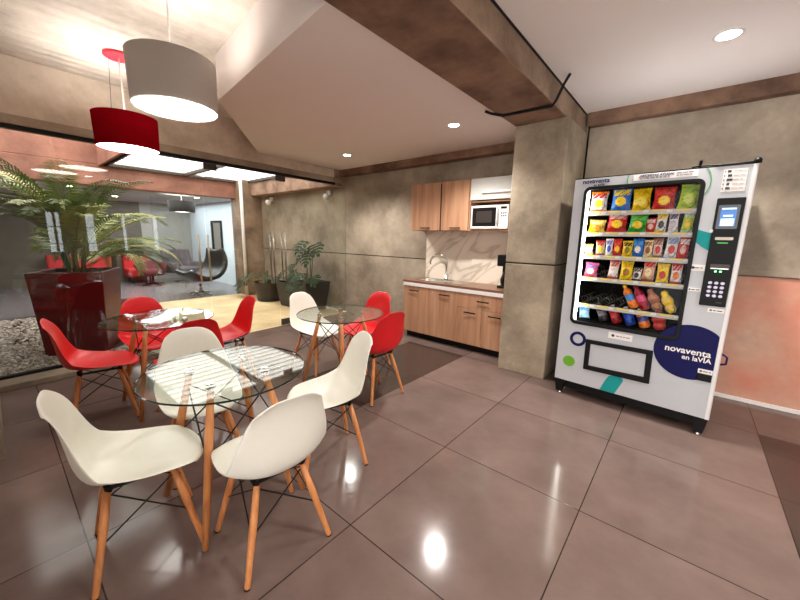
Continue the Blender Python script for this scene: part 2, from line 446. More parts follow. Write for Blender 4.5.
# ceilings
struct(MB().box(-1.035, 3.4, -3.2, 4.27, 2.775, 2.98).build('ceiling', M['white_ceiling']))
struct(MB().box(-1.05, -1.035, -3.2, 4.27, 2.77, 2.98).build('shadow_gap_strip', M['gap']))  # dark strip put in to draw the shadow gap beside the beam
struct(MB().box(-1.02, 3.4, 4.25, WY, 2.645, 2.98).build('trim_3', M['beam'], bevel=.008))
struct(MB().prism([(-1.54, 1.24), (-3.34, 1.46), (-4.93, 2.66), (-4.97, 4.22), (-1.54, 4.22)], 2.6, 2.97).build('ceiling_left', M['white_ceiling']))
struct(MB().box(-4.98, -1.53, 4.2, WY, 2.5, 2.97).build('trim_4', M['beam'], bevel=.008))
struct(MB().box(-5.2, -1.0, -3.2, WY + .2, 2.96, 3.1).build('ceiling_slab', M['slab']))
# beam over the glass
g = MB(); gbox(g, -.6, WY, -.3, -.04, 2.44, 2.97)
struct(g.build('beam_glass', M['glass_beam'], bevel=.01))
g = MB(); gbox(g, -.6, WY, -.1, .0, 2.38, 2.46)
struct(g.build('trim_5', M['wall']))
# short wall where the glass starts
struct(MB().box(-8.6, -3.2, -.35, -.1, 0, 3.0).build('wall_left', M['wall']))
# entrance wall with tall slot windows
wr = MB(); slots = [(1.79, 1.92), (1.96, 2.05), (2.57, 2.77), (3.4, 3.5), (4.2, 4.34)]
y0_ = -3.2
for a, b in slots + [(WY, WY)]:
    wr.box(3.2, 3.4, y0_, a, 0, 3.0)
    if b > a: wr.box(3.2, 3.4, a, b, 0, .88); wr.box(3.2, 3.4, a, b, 1.92, 3.0)
    y0_ = b
struct(wr.build('wall_right', M['wall']))
for i, (a, b) in enumerate(slots):
    p = struct(MB().box(3.3, 3.31, a, b, .88, 1.92).build('window_%d' % (11 + i), M['win_pane']))
    for z in (1.1, 1.55): MB().box(3.27, 3.3, a, b, z - .01, z + .01).build('glazing_bar', M['frame_dark'], p)
tag(MB().box(3.17, 3.2, 1.73, 2.11, .4, .86).build('notice_panel', M['teal']), 'teal panel on the entrance wall under a slot window', 'panel')

# glass partition: three sheets and two doors
def sheet(name, y0, y1, z0, z1):
    g = MB(); gbox(g, y0, y1, -.056, -.044, z0, z1)
    return struct(g.build(name, M['glass']))
sheet('window_1', -.1, 1.86, .07, 2.36)
sheet('window_2', 3.52, WY, .01, 2.36)
g = MB(); gbox(g, -.1, 1.86, -.16, .19, 0, .055); struct(g.build('trim_6', M['wall'], bevel=.006))
g = MB(); gbox(g, -.1, 1.86, -.075, -.02, .055, .08); struct(g.build('window_1_frame', M['black_metal']))
g = MB(); gbox(g, -.1, WY, -.075, -.02, 2.34, 2.38); struct(g.build('window_frame', M['black_metal']))
def glass_door(name, y0, y1, yh, clamp_y):
    g = MB(); gbox(g, y0, y1, -.056, -.044, .01, 2.33)
    d = struct(g.build(name, M['glass']))
    for side in (-1, 1):
        h = MB(); x = gx(yh) - .05 + side * .05
        h.tube([(x, yh, .72), (x, yh, 1.5)], .013, 10)
        for z in (.85, 1.37): h.tube([(x, yh, z), (gx(yh) - .05, yh, z)], .008, 8)
        h.build('handle', M['brass'], d, smooth=True)
    for z0, z1 in ((.005, .1), (2.26, 2.335)):
        k = MB(); gbox(k, clamp_y, clamp_y + .16, -.068, -.032, z0, z1); k.build('clamp', M['frame_dark'], d, bevel=.004)
    return d
glass_door('door_1', 1.875, 2.91, 2.82, 1.9)
glass_door('door_2', 2.925, 3.505, 3.02, 2.93)

# ------------------------------------------------------------------ garden court and lounge beyond the glass
FX = -8.4
struct(MB().box(FX - .05, gx(WY) + .2, 1.75, WY, -.1, -.004).build('floor_court', M['yellow_floor']))
struct(MB().box(FX - .05, gx(0) + .05, -.1, 1.75, -.1, -.02).build('ground_garden', M['soil']))
gv = MB()
ico = [(0, 0, 1), (.894, 0, .447), (.276, .851, .447), (-.724, .526, .447), (-.724, -.526, .447), (.276, -.851, .447),
       (.724, .526, -.447), (-.276, .851, -.447), (-.894, 0, -.447), (-.276, -.851, -.447), (.724, -.526, -.447)]
icf = [(0, 1, 2), (0, 2, 3), (0, 3, 4), (0, 4, 5), (0, 5, 1), (1, 6, 2), (2, 7, 3), (3, 8, 4), (4, 9, 5), (5, 10, 1), (2, 6, 7), (3, 7, 8), (4, 8, 9), (5, 9, 10), (1, 10, 6)]
for i in range(5200):
    x = random.uniform(FX + .1, gx(0) - .1) if i % 3 else random.uniform(-6.4, gx(0) - .1); y = random.uniform(-.08, 1.72)
    r = random.uniform(.016, .036); a = random.uniform(0, 6.28); sx = random.uniform(.8, 1.5)
    if x > gx(y) - .2 - r * 1.5 or math.hypot(x + 5.72, y - .66) < .40 or (abs(x + 7.75) < .33 and abs(y - 1.35) < .55): continue
    gv.add([(x + r * (vx * cos(a) * sx - vy * sin(a)), y + r * (vx * sin(a) * sx + vy * cos(a)), max(-.02, r * .6 * vz) + random.uniform(-.012, .012)) for vx, vy, vz in ico], icf)
tag(gv.build('gravel', M['gravel'], smooth=True), 'pale river pebbles covering the garden bed behind the glass', 'gravel', kind='stuff')

struct(MB().box(-12.8, FX - .05, -1.0, 4.6, -.1, 0).build('floor_lounge', M['lounge_floor']))
struct(MB().box(-12.8, FX - .3, -1.0, 4.6, 2.32, 2.45).build('ceiling_lounge', M['lounge_ceiling']))
struct(MB().box(-13.0, -12.8, 3.05, 4.6, 0, 2.45).build('wall_lounge', M['lounge_wall']))
struct(MB().box(-13.0, -12.8, -1.0, 3.05, 0, 2.45).build('wall_lounge_dark', M['lounge_dark']))
struct(MB().box(-12.8, -8.62, 4.4, 4.6, 0, 2.45).build('wall_lounge_side', M['lounge_white']))
struct(MB().box(-12.8, -8.62, -1.2, -1.0, 0, 2.45).build('wall_lounge_end', M['lounge_wall']))
struct(MB().box(FX - .3, FX, -.35, WY, 2.27, 2.64).box(FX - .3, FX, -.35, 1.5, 2.64, 3.7).build('lintel', M['red_wall'], bevel=.01))
struct(MB().box(-8.65, -8.05, 3.9, WY, 0, 3.0).build('pillar', M['beam_side'], bevel=.01))
struct(MB().box(-8.05, -4.98, 4.1, WY, 2.33, 3.0).build('trim_7', M['grit'], bevel=.01))
tag(MB().tube([(-7.98, 3.84, 0), (-7.98, 3.84, 2.7)], .035, 14).build('downpipe', M['white'], smooth=True), 'white vertical downpipe beside the court pillar', 'pipe')
# skylight panes in a dark frame
sk = MB(); ys = [1.55, 2.85, 4.1]
gs = MB()
for i in range(4): gs.box(-8.1 + i * .9, -8.04 + i * .9, -.35, 1.5, 3.55, 3.62)
struct(gs.build('skylight_rafters', M['frame_dark']))
struct(MB().box(-8.4, -5.1, -.35, 1.5, 3.62, 3.64).build('window_10', M['sky_bright']))
struct(MB().box(-8.4, -5.1, 1.46, 1.56, 2.62, 3.64).build('trim_8', M['red_wall']))
for y in ys: sk.box(-8.35, -5.2, y - .045, y + .045, 2.62, 2.7)
for x in (-8.35, -5.25): sk.box(x - .04, x + .04, 1.55, 4.1, 2.62, 2.7)
struct(sk.build('skylight_frame', M['frame_dark']))
for i in range(2):
    p = MB(); p.box(-8.31, -5.29, ys[i] + .045, ys[i + 1] - .045, 2.67, 2.69)
    struct(p.build('window_%d' % (3 + i), M['sky_pane']))
sl = MB()
for i in range(14): sl.box(-8.23 + i * .215, -8.2 + i * .215, 1.6, 4.06, 2.66, 2.67)
struct(sl.build('skylight_battens', M['lounge_wall']))

# ------------------------------------------------------------------ lounge furniture
def bench(y0, y1, x, label):
    t = thing('lounge_bench', label, 'bench', (x, (y0 + y1) / 2, 0))
    MB().box(x - .3, x + .35, y0, y1, .18, .42).build('seat', M['red_fabric'], t, world=True, bevel=.04)
    MB().box(x - .4, x - .2, y0, y1, .18, .82).build('backrest', M['red_fabric'], t, world=True, bevel=.04)
    for yy in (y0 + .1, y1 - .1):
        for xx in (x - .2, x + .25): MB().tube([(xx, yy, 0), (xx, yy, .2)], .02).build('leg', M['black_metal'], t, world=True)
    return t
bench(.9, 2.2, -12.3, 'long red upholstered bench along the far lounge wall')
bench(2.45, 3.05, -12.3, 'short red upholstered seat between the long red bench and the grey tufted armchair')
def star_base(t, mat, h):
    b = MB(); b.tube([(0, 0, .05), (0, 0, h)], .03, 10)
    for i in range(4):
        a = i * PI / 2 + .4; b.tube([(0, 0, .06), (.3 * cos(a), .3 * sin(a), .015)], [.025, .015], 8)
    b.build('swivel_base', mat, t, smooth=True)
t = thing('swivel_armchair', 'grey button-tufted swivel armchair in the lounge', 'armchair', (-11.6, 3.72, 0), -PI / 2 + .35)
star_base(t, M['steel'], .3)
MB().box(-.36, .36, -.34, .36, .28, .46).build('seat', M['grey_fabric'], t, bevel=.07, seg=3, smooth=True)
bk = MB()
nu, nv = 17, 13
P = []
for j in range(nv):
    for i in range(nu):
        u = i / (nu - 1) * 2 - 1; v = j / (nv - 1)
        tuft = .03 * abs(sin(u * PI * 2)) * abs(sin(v * PI * 2.5))
        P.append((u * .42, -.34 + .2 * abs(u) ** 3 - .16 * v + tuft, .4 + v * .55))
bk.add(P, [(j * nu + i, j * nu + i + 1, (j + 1) * nu + i + 1, (j + 1) * nu + i) for j in range(nv - 1) for i in range(nu - 1)])
bk.build('backrest', M['grey_fabric'], t, smooth=True, solid=.1)
for s in (-1, 1): MB().box(s * .4 - .05, s * .4 + .05, -.3, .3, .3, .6).build('armrest', M['grey_fabric'], t, bevel=.04, smooth=True)
t = thing('swivel_chair', 'wine red low swivel chair in front of the red lounge bench', 'armchair', (-11.4, 2.85, 0), -PI / 2)
star_base(t, M['black_metal'], .3)
b = MB(); nu = 15
P = []
for j in range(9):
    v = j / 8
    for i in range(nu):
        a = PI * (.02 + .96 * i / (nu - 1)); r = .22 + .13 * v
        P.append((r * 1.15 * cos(a), -r * sin(a) * 1.1 + .05, .3 + .38 * v * (1 - .25 * abs(cos(a)))))
b.add(P, [(j * nu + i, j * nu + i + 1, (j + 1) * nu + i + 1, (j + 1) * nu + i) for j in range(8) for i in range(nu - 1)])
b.build('tub_back', M['wine_fabric'], t, smooth=True, solid=.06)
MB().lathe([(0, .28), (.27, .28), (.3, .33), (.29, .42), (.24, .45), (0, .46)], 24).build('seat', M['wine_fabric'], t, smooth=True)
# crescent lounge chair
t = thing('crescent_chair', 'black crescent shaped lounge chair on a star base by the pale lounge wall', 'armchair', (-9.0, 3.2, 0), 0.12)
star_base(t, M['steel'], .25)
b = MB(); P = []; n = 26; nu = 7
for j in range(n):
    v = j / (n - 1); a = PI * (1.2 + .93 * v)
    r = .5
    for i in range(nu):
        u = i / (nu - 1) * 2 - 1
        wv = .16 + .24 * sin(PI * (.06 + .9 * v)) ** .6
        P.append((r * cos(a), u * wv, .84 + r * sin(a) + .06 * u * u))
b.add(P, [(j * nu + i, j * nu + i + 1, (j + 1) * nu + i + 1, (j + 1) * nu + i) for j in range(n - 1) for i in range(nu - 1)])
# turn so that the crescent opens along the room
o = b.xf(Matrix.Rotation(PI / 2 + .2, 4, 'Z')).build('crescent_seat', M['black_leather'], t, smooth=True, solid=.09)
t = thing('wall_mirror', 'tall black framed mirror on the pale lounge wall', 'mirror', (-10.75, 4.4, .5))
MB().ring_xz(rrect(-11.1, -10.4, .5, 1.82, .03), rrect(-11.04, -10.46, .56, 1.76, .02), 4.36, 4.4).build('frame', M['black_metal'], t, world=True)
MB().box(-11.05, -10.45, 4.385, 4.395, .55, 1.77).build('mirror_glass', M['chrome'], t, world=True)
# lounge glass door leaf with long bar handles
g = MB().box(FX - .06, FX - .045, 2.2, 3.88, .01, 2.25)
d = struct(g.build('door_3', M['glass']))
for y in (3.02, 3.22):
    h = MB().tube([(FX, y, .36), (FX, y, 1.42)], .022, 10)
    for z in (.5, 1.28): h.tube([(FX, y, z), (FX - .05, y, z)], .01, 8)
    h.build('handle', M['brass'], d, smooth=True)
# lounge pendant
t = thing('pendant_lamp', 'black drum pendant lamp in the lounge', 'lamp', (-9.2, 3.02, 2.3))
MB().tube([(-9.2, 3.02, 2.15), (-9.2, 3.02, 2.32)], .006, 6).build('cord', M['white'], t, world=True)
MB().lathe([(.26, 1.92), (.28, 2.17), (.275, 2.17), (.255, 1.92)], 40, (-9.2, 3.02, 0)).build('lamp_shade', M['shade_black'], t, world=True, smooth=True)
MB().lathe([(0, 1.94), (.255, 1.94)], 40, (-9.2, 3.02, 0)).build('diffuser', M['diffuser'], t, world=True)

# ------------------------------------------------------------------ plants
def frond(mb, base, az, length, elev, droop, nl=26, wid=.26, mi=0, stem_r=.006):
    """one feather palm frond: arching midrib with leaflets both sides"""
    pts = []; p = Vector(base); e = elev; n = 14
    h = Vector((cos(az), sin(az), 0))
    for i in range(n + 1):
        pts.append(p.copy()); e -= droop / n * (.4 + 1.6 * i / n)
        p = p + (h * cos(e) + Vector((0, 0, sin(e)))) * (length / n)
    mb.tube(pts, [stem_r * (1 - .8 * i / n) for i in range(n + 1)], 5, 1)
    for k in range(nl):
        t = .2 + .8 * k / (nl - 1); f = t * n; i = min(n - 1, int(f)); q = pts[i].lerp(pts[i + 1], f - i)
        d = (pts[i + 1] - pts[i]).normalized(); side = d.cross(Vector((0, 0, 1))).normalized(); upv = side.cross(d)
        ll = wid * (.35 + .65 * sin(PI * min(1., .12 + t * .88))) * random.uniform(.85, 1.1)
        for s in (-1, 1):
            dr = (side * s * .8 + d * .65 + upv * .22).normalized()
            m1 = q + dr * ll * .45; end = q + dr * ll + Vector((0, 0, -.3 * ll))
            wv = d * .013
            mb.add([q - wv * .4, q + wv * .4, m1 + wv, m1 - wv + upv * .004, end], [(0, 1, 2, 3), (3, 2, 4)], mi)
def taper_pot(mb, x, y, z0, z1, b, tp, mi=0, wall=.03, rot=0.):
    def sq(h, z): return [(x + (cx * cos(rot) - cy * sin(rot)) * h, y + (cx * sin(rot) + cy * cos(rot)) * h, z) for cx, cy in ((-1, -1), (1, -1), (1, 1), (-1, 1))]
    hb, ht = b / 2, tp / 2
    vs = sq(hb, z0) + sq(ht, z1) + sq(ht - wall, z1) + sq(ht - wall * 1.3, z1 - .08)
    fs = [(3, 2, 1, 0)]
    for a in (0, 4, 8): fs += [(a + i, a + (i + 1) % 4, a + 4 + (i + 1) % 4, a + 4 + i) for i in range(4)]
    mb.add(vs, fs, mi); return sq(ht - wall * 1.3, z1 - .07)
PX, PY_ = -5.72, .66
t = thing('potted_palm', 'tall feathery palm in a dark red tapered square planter behind the glass', 'plant', (PX, PY_, 0))
mb = MB(); q = taper_pot(mb, PX, PY_, 0, .98, .58, .68, rot=-.44)
mb.build('planter', M['planter_red'], t, world=True, bevel=.008)
MB().add(q, [(0, 1, 2, 3)]).build('soil', M['soil'], t, world=True)
mb = MB()
for i in range(6):
    a = i * 1.05; mb.tube([(PX + .06 * cos(a), PY_ + .06 * sin(a), .88), (PX + .1 * cos(a), PY_ + .1 * sin(a), 1.2), (PX + .13 * cos(a), PY_ + .13 * sin(a), 1.38)], [.022, .016, .01], 8)
mb.build('stem', M['stem'], t, world=True, smooth=True)
for k in range(46):
    az = k * 2.39996 + random.uniform(-.2, .2)
    rx, ry = cos(az), sin(az)
    lim = 1.25
    if rx > .05: lim = min(lim, (gx(PY_) - .16 - PX) / rx)
    if ry < -.05: lim = min(lim, (PY_ - .14) / -ry)
    el = random.uniform(.25, 1.35); dr = random.uniform(.8, 1.7); Lf = random.uniform(.85, 1.25)
    while Lf * cos(max(.0, el - dr * .35)) + .1 > lim and el < 1.5: el += .08
    if Lf * cos(max(0., el - dr * .35)) > lim: Lf *= .75; dr *= .6
    mb = MB(); frond(mb, (PX + .1 * rx, PY_ + .1 * ry, random.uniform(.98, 1.36)), az, Lf, el, dr, 30, .24)
    mb.build('frond', [M['palm'] if k % 3 else M['palm_light'], M['stem']], t, world=True)
# second palm in a low box
QX, QY = -7.75, 1.35
t = thing('small_palm', 'thin-trunked palm in a low black box across the pebble bed', 'plant', (QX, QY, 0))
mb = MB().ring_xz([(0, 0)] * 3, [(0, 0)] * 3, 0, 0) if False else MB()
mb.box(QX - .28, QX + .28, QY - .5, QY + .5, 0, .2); mb.build('planter', M['planter_black'], t, world=True, bevel=.01)
MB().box(QX - .25, QX + .25, QY - .47, QY + .47, .195, .215).build('soil', M['soil'], t, world=True)
MB().tube([(QX, QY, .2), (QX + .02, QY + .02, .6), (QX, QY + .05, 1.02)], [.05, .04, .035], 10).build('trunk', M['trunk'], t, world=True, smooth=True)
for k in range(20):
    mb = MB(); az = k * 2.4; frond(mb, (QX, QY + .05, 1.0), az, random.uniform(.6, 1.0), random.uniform(.3, 1.3), random.uniform(1.0, 2.0), 22, .2)
    mb.build('frond', [M['palm'] if k % 3 else M['palm_dark'], M['stem']], t, world=True)

def lobed_leaf(mb, base, tip_dir, size, normal, mi=0):
    """deeply lobed philodendron leaf"""
    d = Vector(tip_dir).normalized(); nn = Vector(normal); sd = d.cross(nn).normalized(); nn = sd.cross(d)
    b = Vector(base); nl = 5
    vs = [b]; fs = []
    mid = [b + d * size * i / nl + nn * (-.25 * size * (i / nl) ** 2) for i in range(nl + 1)]
    for s in (-1, 1):
        for i in range(nl):
            a0 = mid[i]; a1 = mid[i].lerp(mid[i + 1], .78)
            w = size * (.62 - .08 * abs(i - 1) - .07 * max(0, i - 1) ** 1.2)
            fwd = .18 + .14 * i
            e0 = a0 + (sd * s * .93 + d * fwd) * w; e1 = a1 + (sd * s * .80 + d * (fwd + .05)) * w * 1.02
            mm0 = a0 + (sd * s * .5 + d * fwd * .4) * w + nn * .06 * size; mm1 = a1 + (sd * s * .45 + d * fwd * .4) * w + nn * .06 * size
            o = len(vs); vs += [a0, a1, mm1, mm0, e1, e0]
            fs += [(o, o + 1, o + 2, o + 3), (o + 3, o + 2, o + 4, o + 5)]
    o = len(vs); vs += [mid[-2] + sd * .14 * size, mid[-2] - sd * .14 * size, mid[-1] + d * .1 * size]; fs += [(o, o + 1, o + 2)]
    mb.add(vs, fs, mi)
def philodendron(x, y, z, specs, name, label, pot):
    t = thing(name, label, 'plant', (x, y, 0), group=None)
    kind, b, tp, h = pot
    mb = MB()
    if kind == 'round':
        mb.lathe([(0, 0), (b / 2, 0), (tp / 2, h), (tp / 2 - .025, h), (tp / 2 - .035, h - .06), (0, h - .06)], 28, (x, y, 0)); mb.build('planter', M['planter_black'], t, world=True, smooth=False)
        MB().lathe([(0, h - .055), (tp / 2 - .033, h - .055)], 24, (x, y, 0)).build('soil', M['soil'], t, world=True)
    else:
        q = taper_pot(mb, x, y, 0, h, b, tp); mb.build('planter', M['planter_black'], t, world=True, bevel=.006)
        MB().add(q, [(0, 1, 2, 3)]).build('soil', M['soil'], t, world=True)
    lv = MB(); st = MB()
    for dx, dy, dz, sz in specs:
        e = Vector((x + dx, y + dy, h + dz)); b0 = Vector((x + .06 * (1 if dx > 0 else -1), y, h - .06)); m_ = b0.lerp(e, .5) + Vector((0, 0, .08))
        st.tube([b0, m_, e], [.011, .009, .006], 6)
        hd = Vector((dx + random.uniform(-.1, .1), dy - .12, -.12)).normalized()
        lobed_leaf(lv, e, hd, sz, Vector((-.1 + .2 * random.random(), -.55, .8)))
    st.build('stem', M['stem'], t, world=True, smooth=True); lv.build('foliage', M['palm_dark'], t, world=True)
    return t
philodendron(-7.15, 3.95, 0, [(-.5, -.1, .1, .3), (-.75, -.15, .02, .3), (-.62, -.2, -.14, .32), (-.3, .0, .16, .24), (.1, -.05, .14, .22), (.35, -.05, .1, .2), (-.1, .05, .22, .2), (-.85, -.2, -.1, .26), (.5, -.1, .16, .2)],
             'trailing_philodendron', 'lobed-leaf plant trailing sideways out of the round black pot by the pillar', ('round', .5, .66, .42))
philodendron(-6.28, 4.02, 0, [(.1, -.1, .12, .2), (-.15, -.08, .2, .22), (.0, .0, .36, .2), (-.25, .02, .08, .2)],
             'low_philodendron', 'low leafy plant in the black square pot between the two other pots', ('square', .4, .52, .5))
philodendron(-5.72, 4.02, 0, [(-.12, .02, .62, .36), (.06, -.02, .56, .34), (-.02, -.05, .78, .34), (.12, .04, .72, .32), (-.2, -.1, .12, .3), (-.3, -.1, .02, .3), (.0, -.14, .16, .3), (.18, -.05, .1, .3), (-.1, -.18, -.04, .3), (-.35, -.05, .16, .26), (.05, -.16, .02, .28)],
             'tall_philodendron', 'tallest lobed-leaf plant in a black tapered pot, next to the glass door', ('square', .44, .58, .56))
# twin wall spots in the court
for x, lab in ((-7.55, 'small white wall spot above the round black pot'), (-5.45, 'small white wall spot above the tallest leafy plant')):
    t = thing('wall_spot', lab, 'lamp', (x, WY, 2.2), group='court wall spots')
    MB().box(x - .06, x + .06, WY - .05, WY, 2.2, 2.3).build('housing', M['white'], t, world=True, bevel=.01)
    MB().lathe([(0, -.06), (.04, -.055), (.065, -.01), (.06, .03), (.03, .06), (0, .065)], 16, (x + .03, WY - .12, 2.17)).build('lamp_head', M['white'], t, world=True, smooth=True)

# ------------------------------------------------------------------ shell chairs
def smoothstep(a, b, x):
    x = max(0, min(1, (x - a) / (b - a))); return x * x * (3 - 2 * x)
PROF = [(.245, .415), (.238, .432), (.215, .443), (.16, .443), (.09, .437), (.02, .430), (-.05, .424), (-.11, .424), (-.158, .433), (-.194, .457),
        (-.213, .497), (-.223, .55), (-.229, .61), (-.236, .67), (-.245, .73), (-.258, .78), (-.272, .812), (-.281, .823)]
def shell_mesh():
    nu = 15; n = len(PROF); P = []
    for j, (y, z) in enumerate(PROF):
        a = PROF[max(0, j - 1)]; b = PROF[min(n - 1, j + 1)]
        ty, tz = b[0] - a[0], b[1] - a[1]; L = math.hypot(ty, tz); ty /= L; tz /= L
        ny, nz = -tz, ty        # candidate normal
        if j <= 7 and nz < 0: ny, nz = -ny, -nz
        if j > 7 and ny < 0 and not (nz > 0 and j < 9): ny, nz = -ny, -nz
        s = j / (n - 1)
        # half width along the shell
        if j < 9: hw = .2 + .032 * smoothstep(1, 6, j)
        else: hw = .232 - .036 * smoothstep(9, 13.5, j) - .066 * smoothstep(11.5, 17, j)
        hw -= .045 * (1 - smoothstep(0, 3, j))
        # edge curl (towards the sitter)
        curl = .002 + .026 * smoothstep(2, 5, j) + .056 * smoothstep(4, 8, j) - .045 * smoothstep(9, 13, j) - .034 * smoothstep(12, 16, j)
        # rounded corners at both ends
        for i in range(nu):
            u = i / (nu - 1) * 2 - 1
            sh = 0
            if j < 3: sh = -(.05 - .017 * j) * abs(u) ** 4 if True else 0
            x = u * hw
            k = curl * abs(u) ** 2.3
            yy, zz = y + ny * k, z + nz * k
            if j < 4: yy += -(.06 * (1 - j / 4)) * abs(u) ** 3.2; zz -= .006 * (1 - j / 4) * abs(u) ** 2
            if j > n - 6:
                q = (j - (n - 6)) / 5; zz -= .05 * q * q * abs(u) ** 3.6; yy += .012 * q * abs(u) ** 3
            P.append((x, yy, zz))
    mb = MB(); mb.add(P, [(j * nu + i, j * nu + i + 1, (j + 1) * nu + i + 1, (j + 1) * nu + i) for j in range(n - 1) for i in range(nu - 1)])
    return mb
def make_chair(mat):
    t = thing('shell_chair', '', 'chair')
    shell_mesh().build('seat_shell', mat, t, smooth=True, solid=.007, sub=1)
    for sx in (-1, 1):
        for sy in (-1, 1):
            top = Vector((sx * .105, sy * .115 - .005, .395)); ft = Vector((sx * .197, sy * .197, 0)); mid = top.lerp(ft, .35)
            lg = MB().tube([top, mid, top.lerp(ft, .97), ft], [.0135, .0165, .012, .0115], 12).build('leg', M['leg'], t, smooth=True)
            MB().tube([ft + Vector((0, 0, .0)), ft + (top - ft) * .012], .0122, 12).build('foot_cap', M['black'], lg)
    b = MB()
    L = lambda sx, sy, f: (sx * (.105 + .092 * f), sy * (.115 + .082 * f), .395 * (1 - f))
    for (p, q) in (((-1, 1), (1, 1)), ((-1, -1), (1, -1)), ((-1, 1), (-1, -1)), ((1, 1), (1, -1))):
        b.tube([L(*p, .04), L(*q, .52)], .0034, 6); b.tube([L(*q, .04), L(*p, .52)], .0034, 6)
    b.tube([L(-1, 1, .5), L(1, 1, .5)], .0034, 6) if False else None
    b.build('wire_brace', M['black_metal'], t)
    m = MB()
    for sy in (-1, 1): m.tube([(-.115, sy * .115, .402), (.115, sy * .115, .402)], .008, 8)
    for sx in (-1, 1): m.tube([(sx * .105, -.13, .402), (sx * .105, .13, .402)], .008, 8)
    for sx in (-1, 1):
        for sy in (-1, 1): m.tube([(sx * .105, sy * .115, .39), (sx * .12, sy * .12, .428)], .012, 8)
    m.build('mount_frame', M['black_metal'], t)
    return t
whites = [(-1.802, .327, 80, 'white shell chair at the front glass table, turned side-on with seat under the table edge'),
          (-1.40, .73, 174, 'white shell chair at the front glass table, its back turned to the viewer'),
          (-1.685, 1.295, 247, 'white shell chair at the front glass table, standing on its kitchen side'),
          (-2.252, .749, -10, 'white shell chair facing the viewer behind the front glass table'),
          (-3.03, 2.2, 6, 'white shell chair at the glass table by the kitchen')]
reds = [(-3.43, .45, 80, 'red shell chair in profile beside the pebble bed, at the table by the glass'),
        (-3.80, .90, 4, 'red shell chair facing the viewer in front of the red planter'),
        (-3.0, .93, 180, 'red shell chair with its back to the viewer, hiding behind a white chair'),
        (-3.45, 1.42, 266, 'red shell chair in profile before the yellow court floor'),
        (-2.668, 2.6, 272, 'red shell chair on the wall side of the table by the kitchen'),
        (-2.13, 2.18, 176, 'red shell chair standing on the dark tiles, back to the viewer')]
protos = {}
for lst, mat, grp in ((whites, 'shell_white', 'white shell chairs'), (reds, 'shell_red', 'red shell chairs')):
    pr = make_chair(M[mat])
    for i, (x, y, a, lab) in enumerate(lst):
        rz = math.radians(a - 90)
        if i == 0:
            pr.location = (x, y, 0); pr.rotation_euler = (0, 0, rz); pr['label'] = lab; pr['group'] = grp
        else: dup(pr, (x, y, 0), rz, lab, grp)

# ------------------------------------------------------------------ glass tables
def make_table():
    t = thing('glass_table', '', 'table')
    Z = .74; R = .4
    MB().lathe([(0, Z - .01), (R - .004, Z - .01), (R, Z - .007), (R, Z - .003), (R - .004, Z), (0, Z)], 72, mis=[0, 1, 1, 1, 0]).build('table_top', [M['table_glass'], M['glass_edge']], t, smooth=False)
    L = lambda sx, sy, f: Vector((sx * (.135 + .13 * f), sy * (.138 + .127 * f), .715 * (1 - f)))
    for sx in (-1, 1):
        for sy in (-1, 1):
            lg = MB().tube([L(sx, sy, .0), L(sx, sy, .3), L(sx, sy, 1)], [.015, .02, .0145], 14).build('leg', M['leg'], t, smooth=True)
            c = L(sx, sy, 0)
            MB().lathe([(0, .0), (.024, .0), (.024, .012), (.02, .0155), (0, .0155)], 20, (c.x, c.y, .7145)).build('glass_mount', M['chrome'], lg, smooth=False)
            MB().lathe([(0, .7405), (.02, .7405), (.018, .744), (0, .7445)], 20, (c.x, c.y, 0)).build('top_cap', M['chrome'], lg)
    b = MB()
    for (p, q) in (((-1, 1), (1, 1)), ((-1, -1), (1, -1)), ((-1, 1), (-1, -1)), ((1, 1), (1, -1))):
        b.tube([L(*p, .08), L(*q, .48)], .004, 6); b.tube([L(*q, .08), L(*p, .48)], .004, 6)
    b.build('wire_brace', M['black_metal'], t)
    return t
tb = make_table()
tb.location = (-1.815, .74, 0); tb['label'] = 'round glass table with white chairs all around it'; tb['group'] = 'round glass tables'
dup(tb, (-3.36, .86, 0), 0., 'round glass table with red chairs around it, beside the planter')
dup(tb, (-2.45, 2.06, 0), .12, 'round glass table near the kitchen with one white chair and two red ones')

# ------------------------------------------------------------------ kitchen
KY = 3.875; KW = WY
def handle(parent, x, z, w=.16, y=KY):
    h = MB(); h.box(x - w / 2, x + w / 2, y - .044, y - .034, z - .007, z + .007)
    for s in (-1, 1): h.box(x + s * (w / 2 - .012) - .005, x + s * (w / 2 - .012) + .005, y - .036, y - .018, z - .005, z + .005)
    h.build('handle', M['black_metal'], parent, world=True)
def front(t, name, x0, x1, z0, z1, hx, hz, y=KY, mat='cab'):
    d = MB().box(x0 + .0015, x1 - .0015, y - .019, y - .001, z0 + .0015, z1 - .0015).build(name, M[mat], t, world=True, bevel=.0015)
    handle(d, hx, hz, y=y); return d
x0, x1, x2 = -3.155, -2.238, -1.535
t = thing('sink_cabinet', 'oak base cabinet with two tall doors under the sink', 'cabinet', ((x0 + x1) / 2, KY + .24, 0))
MB().box(x0, x1, KY, KW - .002, .095, .765).build('body', M['cab_body'], t, world=True)
MB().box(x0 + .01, x1, KY + .06, KY + .08, 0, .095).build('toe_kick', M['black'], t, world=True)
front(t, 'door', x0, -2.648, .095, .765, -2.96, .705); front(t, 'door', -2.648, x1, .095, .765, -2.45, .70)
t = thing('drawer_cabinet', 'oak base cabinet with a wide drawer above two doors beside the column', 'cabinet', ((x1 + x2) / 2, KY + .24, 0))
MB().box(x1, x2, KY, KW - .002, .095, .765).build('body', M['cab_body'], t, world=True)
MB().box(x1, x2, KY + .06, KY + .08, 0, .095).build('toe_kick', M['black'], t, world=True)
front(t, 'drawer', x1, x2, .575, .765, -1.885, .68)
front(t, 'door', x1, -1.897, .095, .575, -2.06, .52); front(t, 'door', -1.897, x2, .095, .575, -1.72, .515)
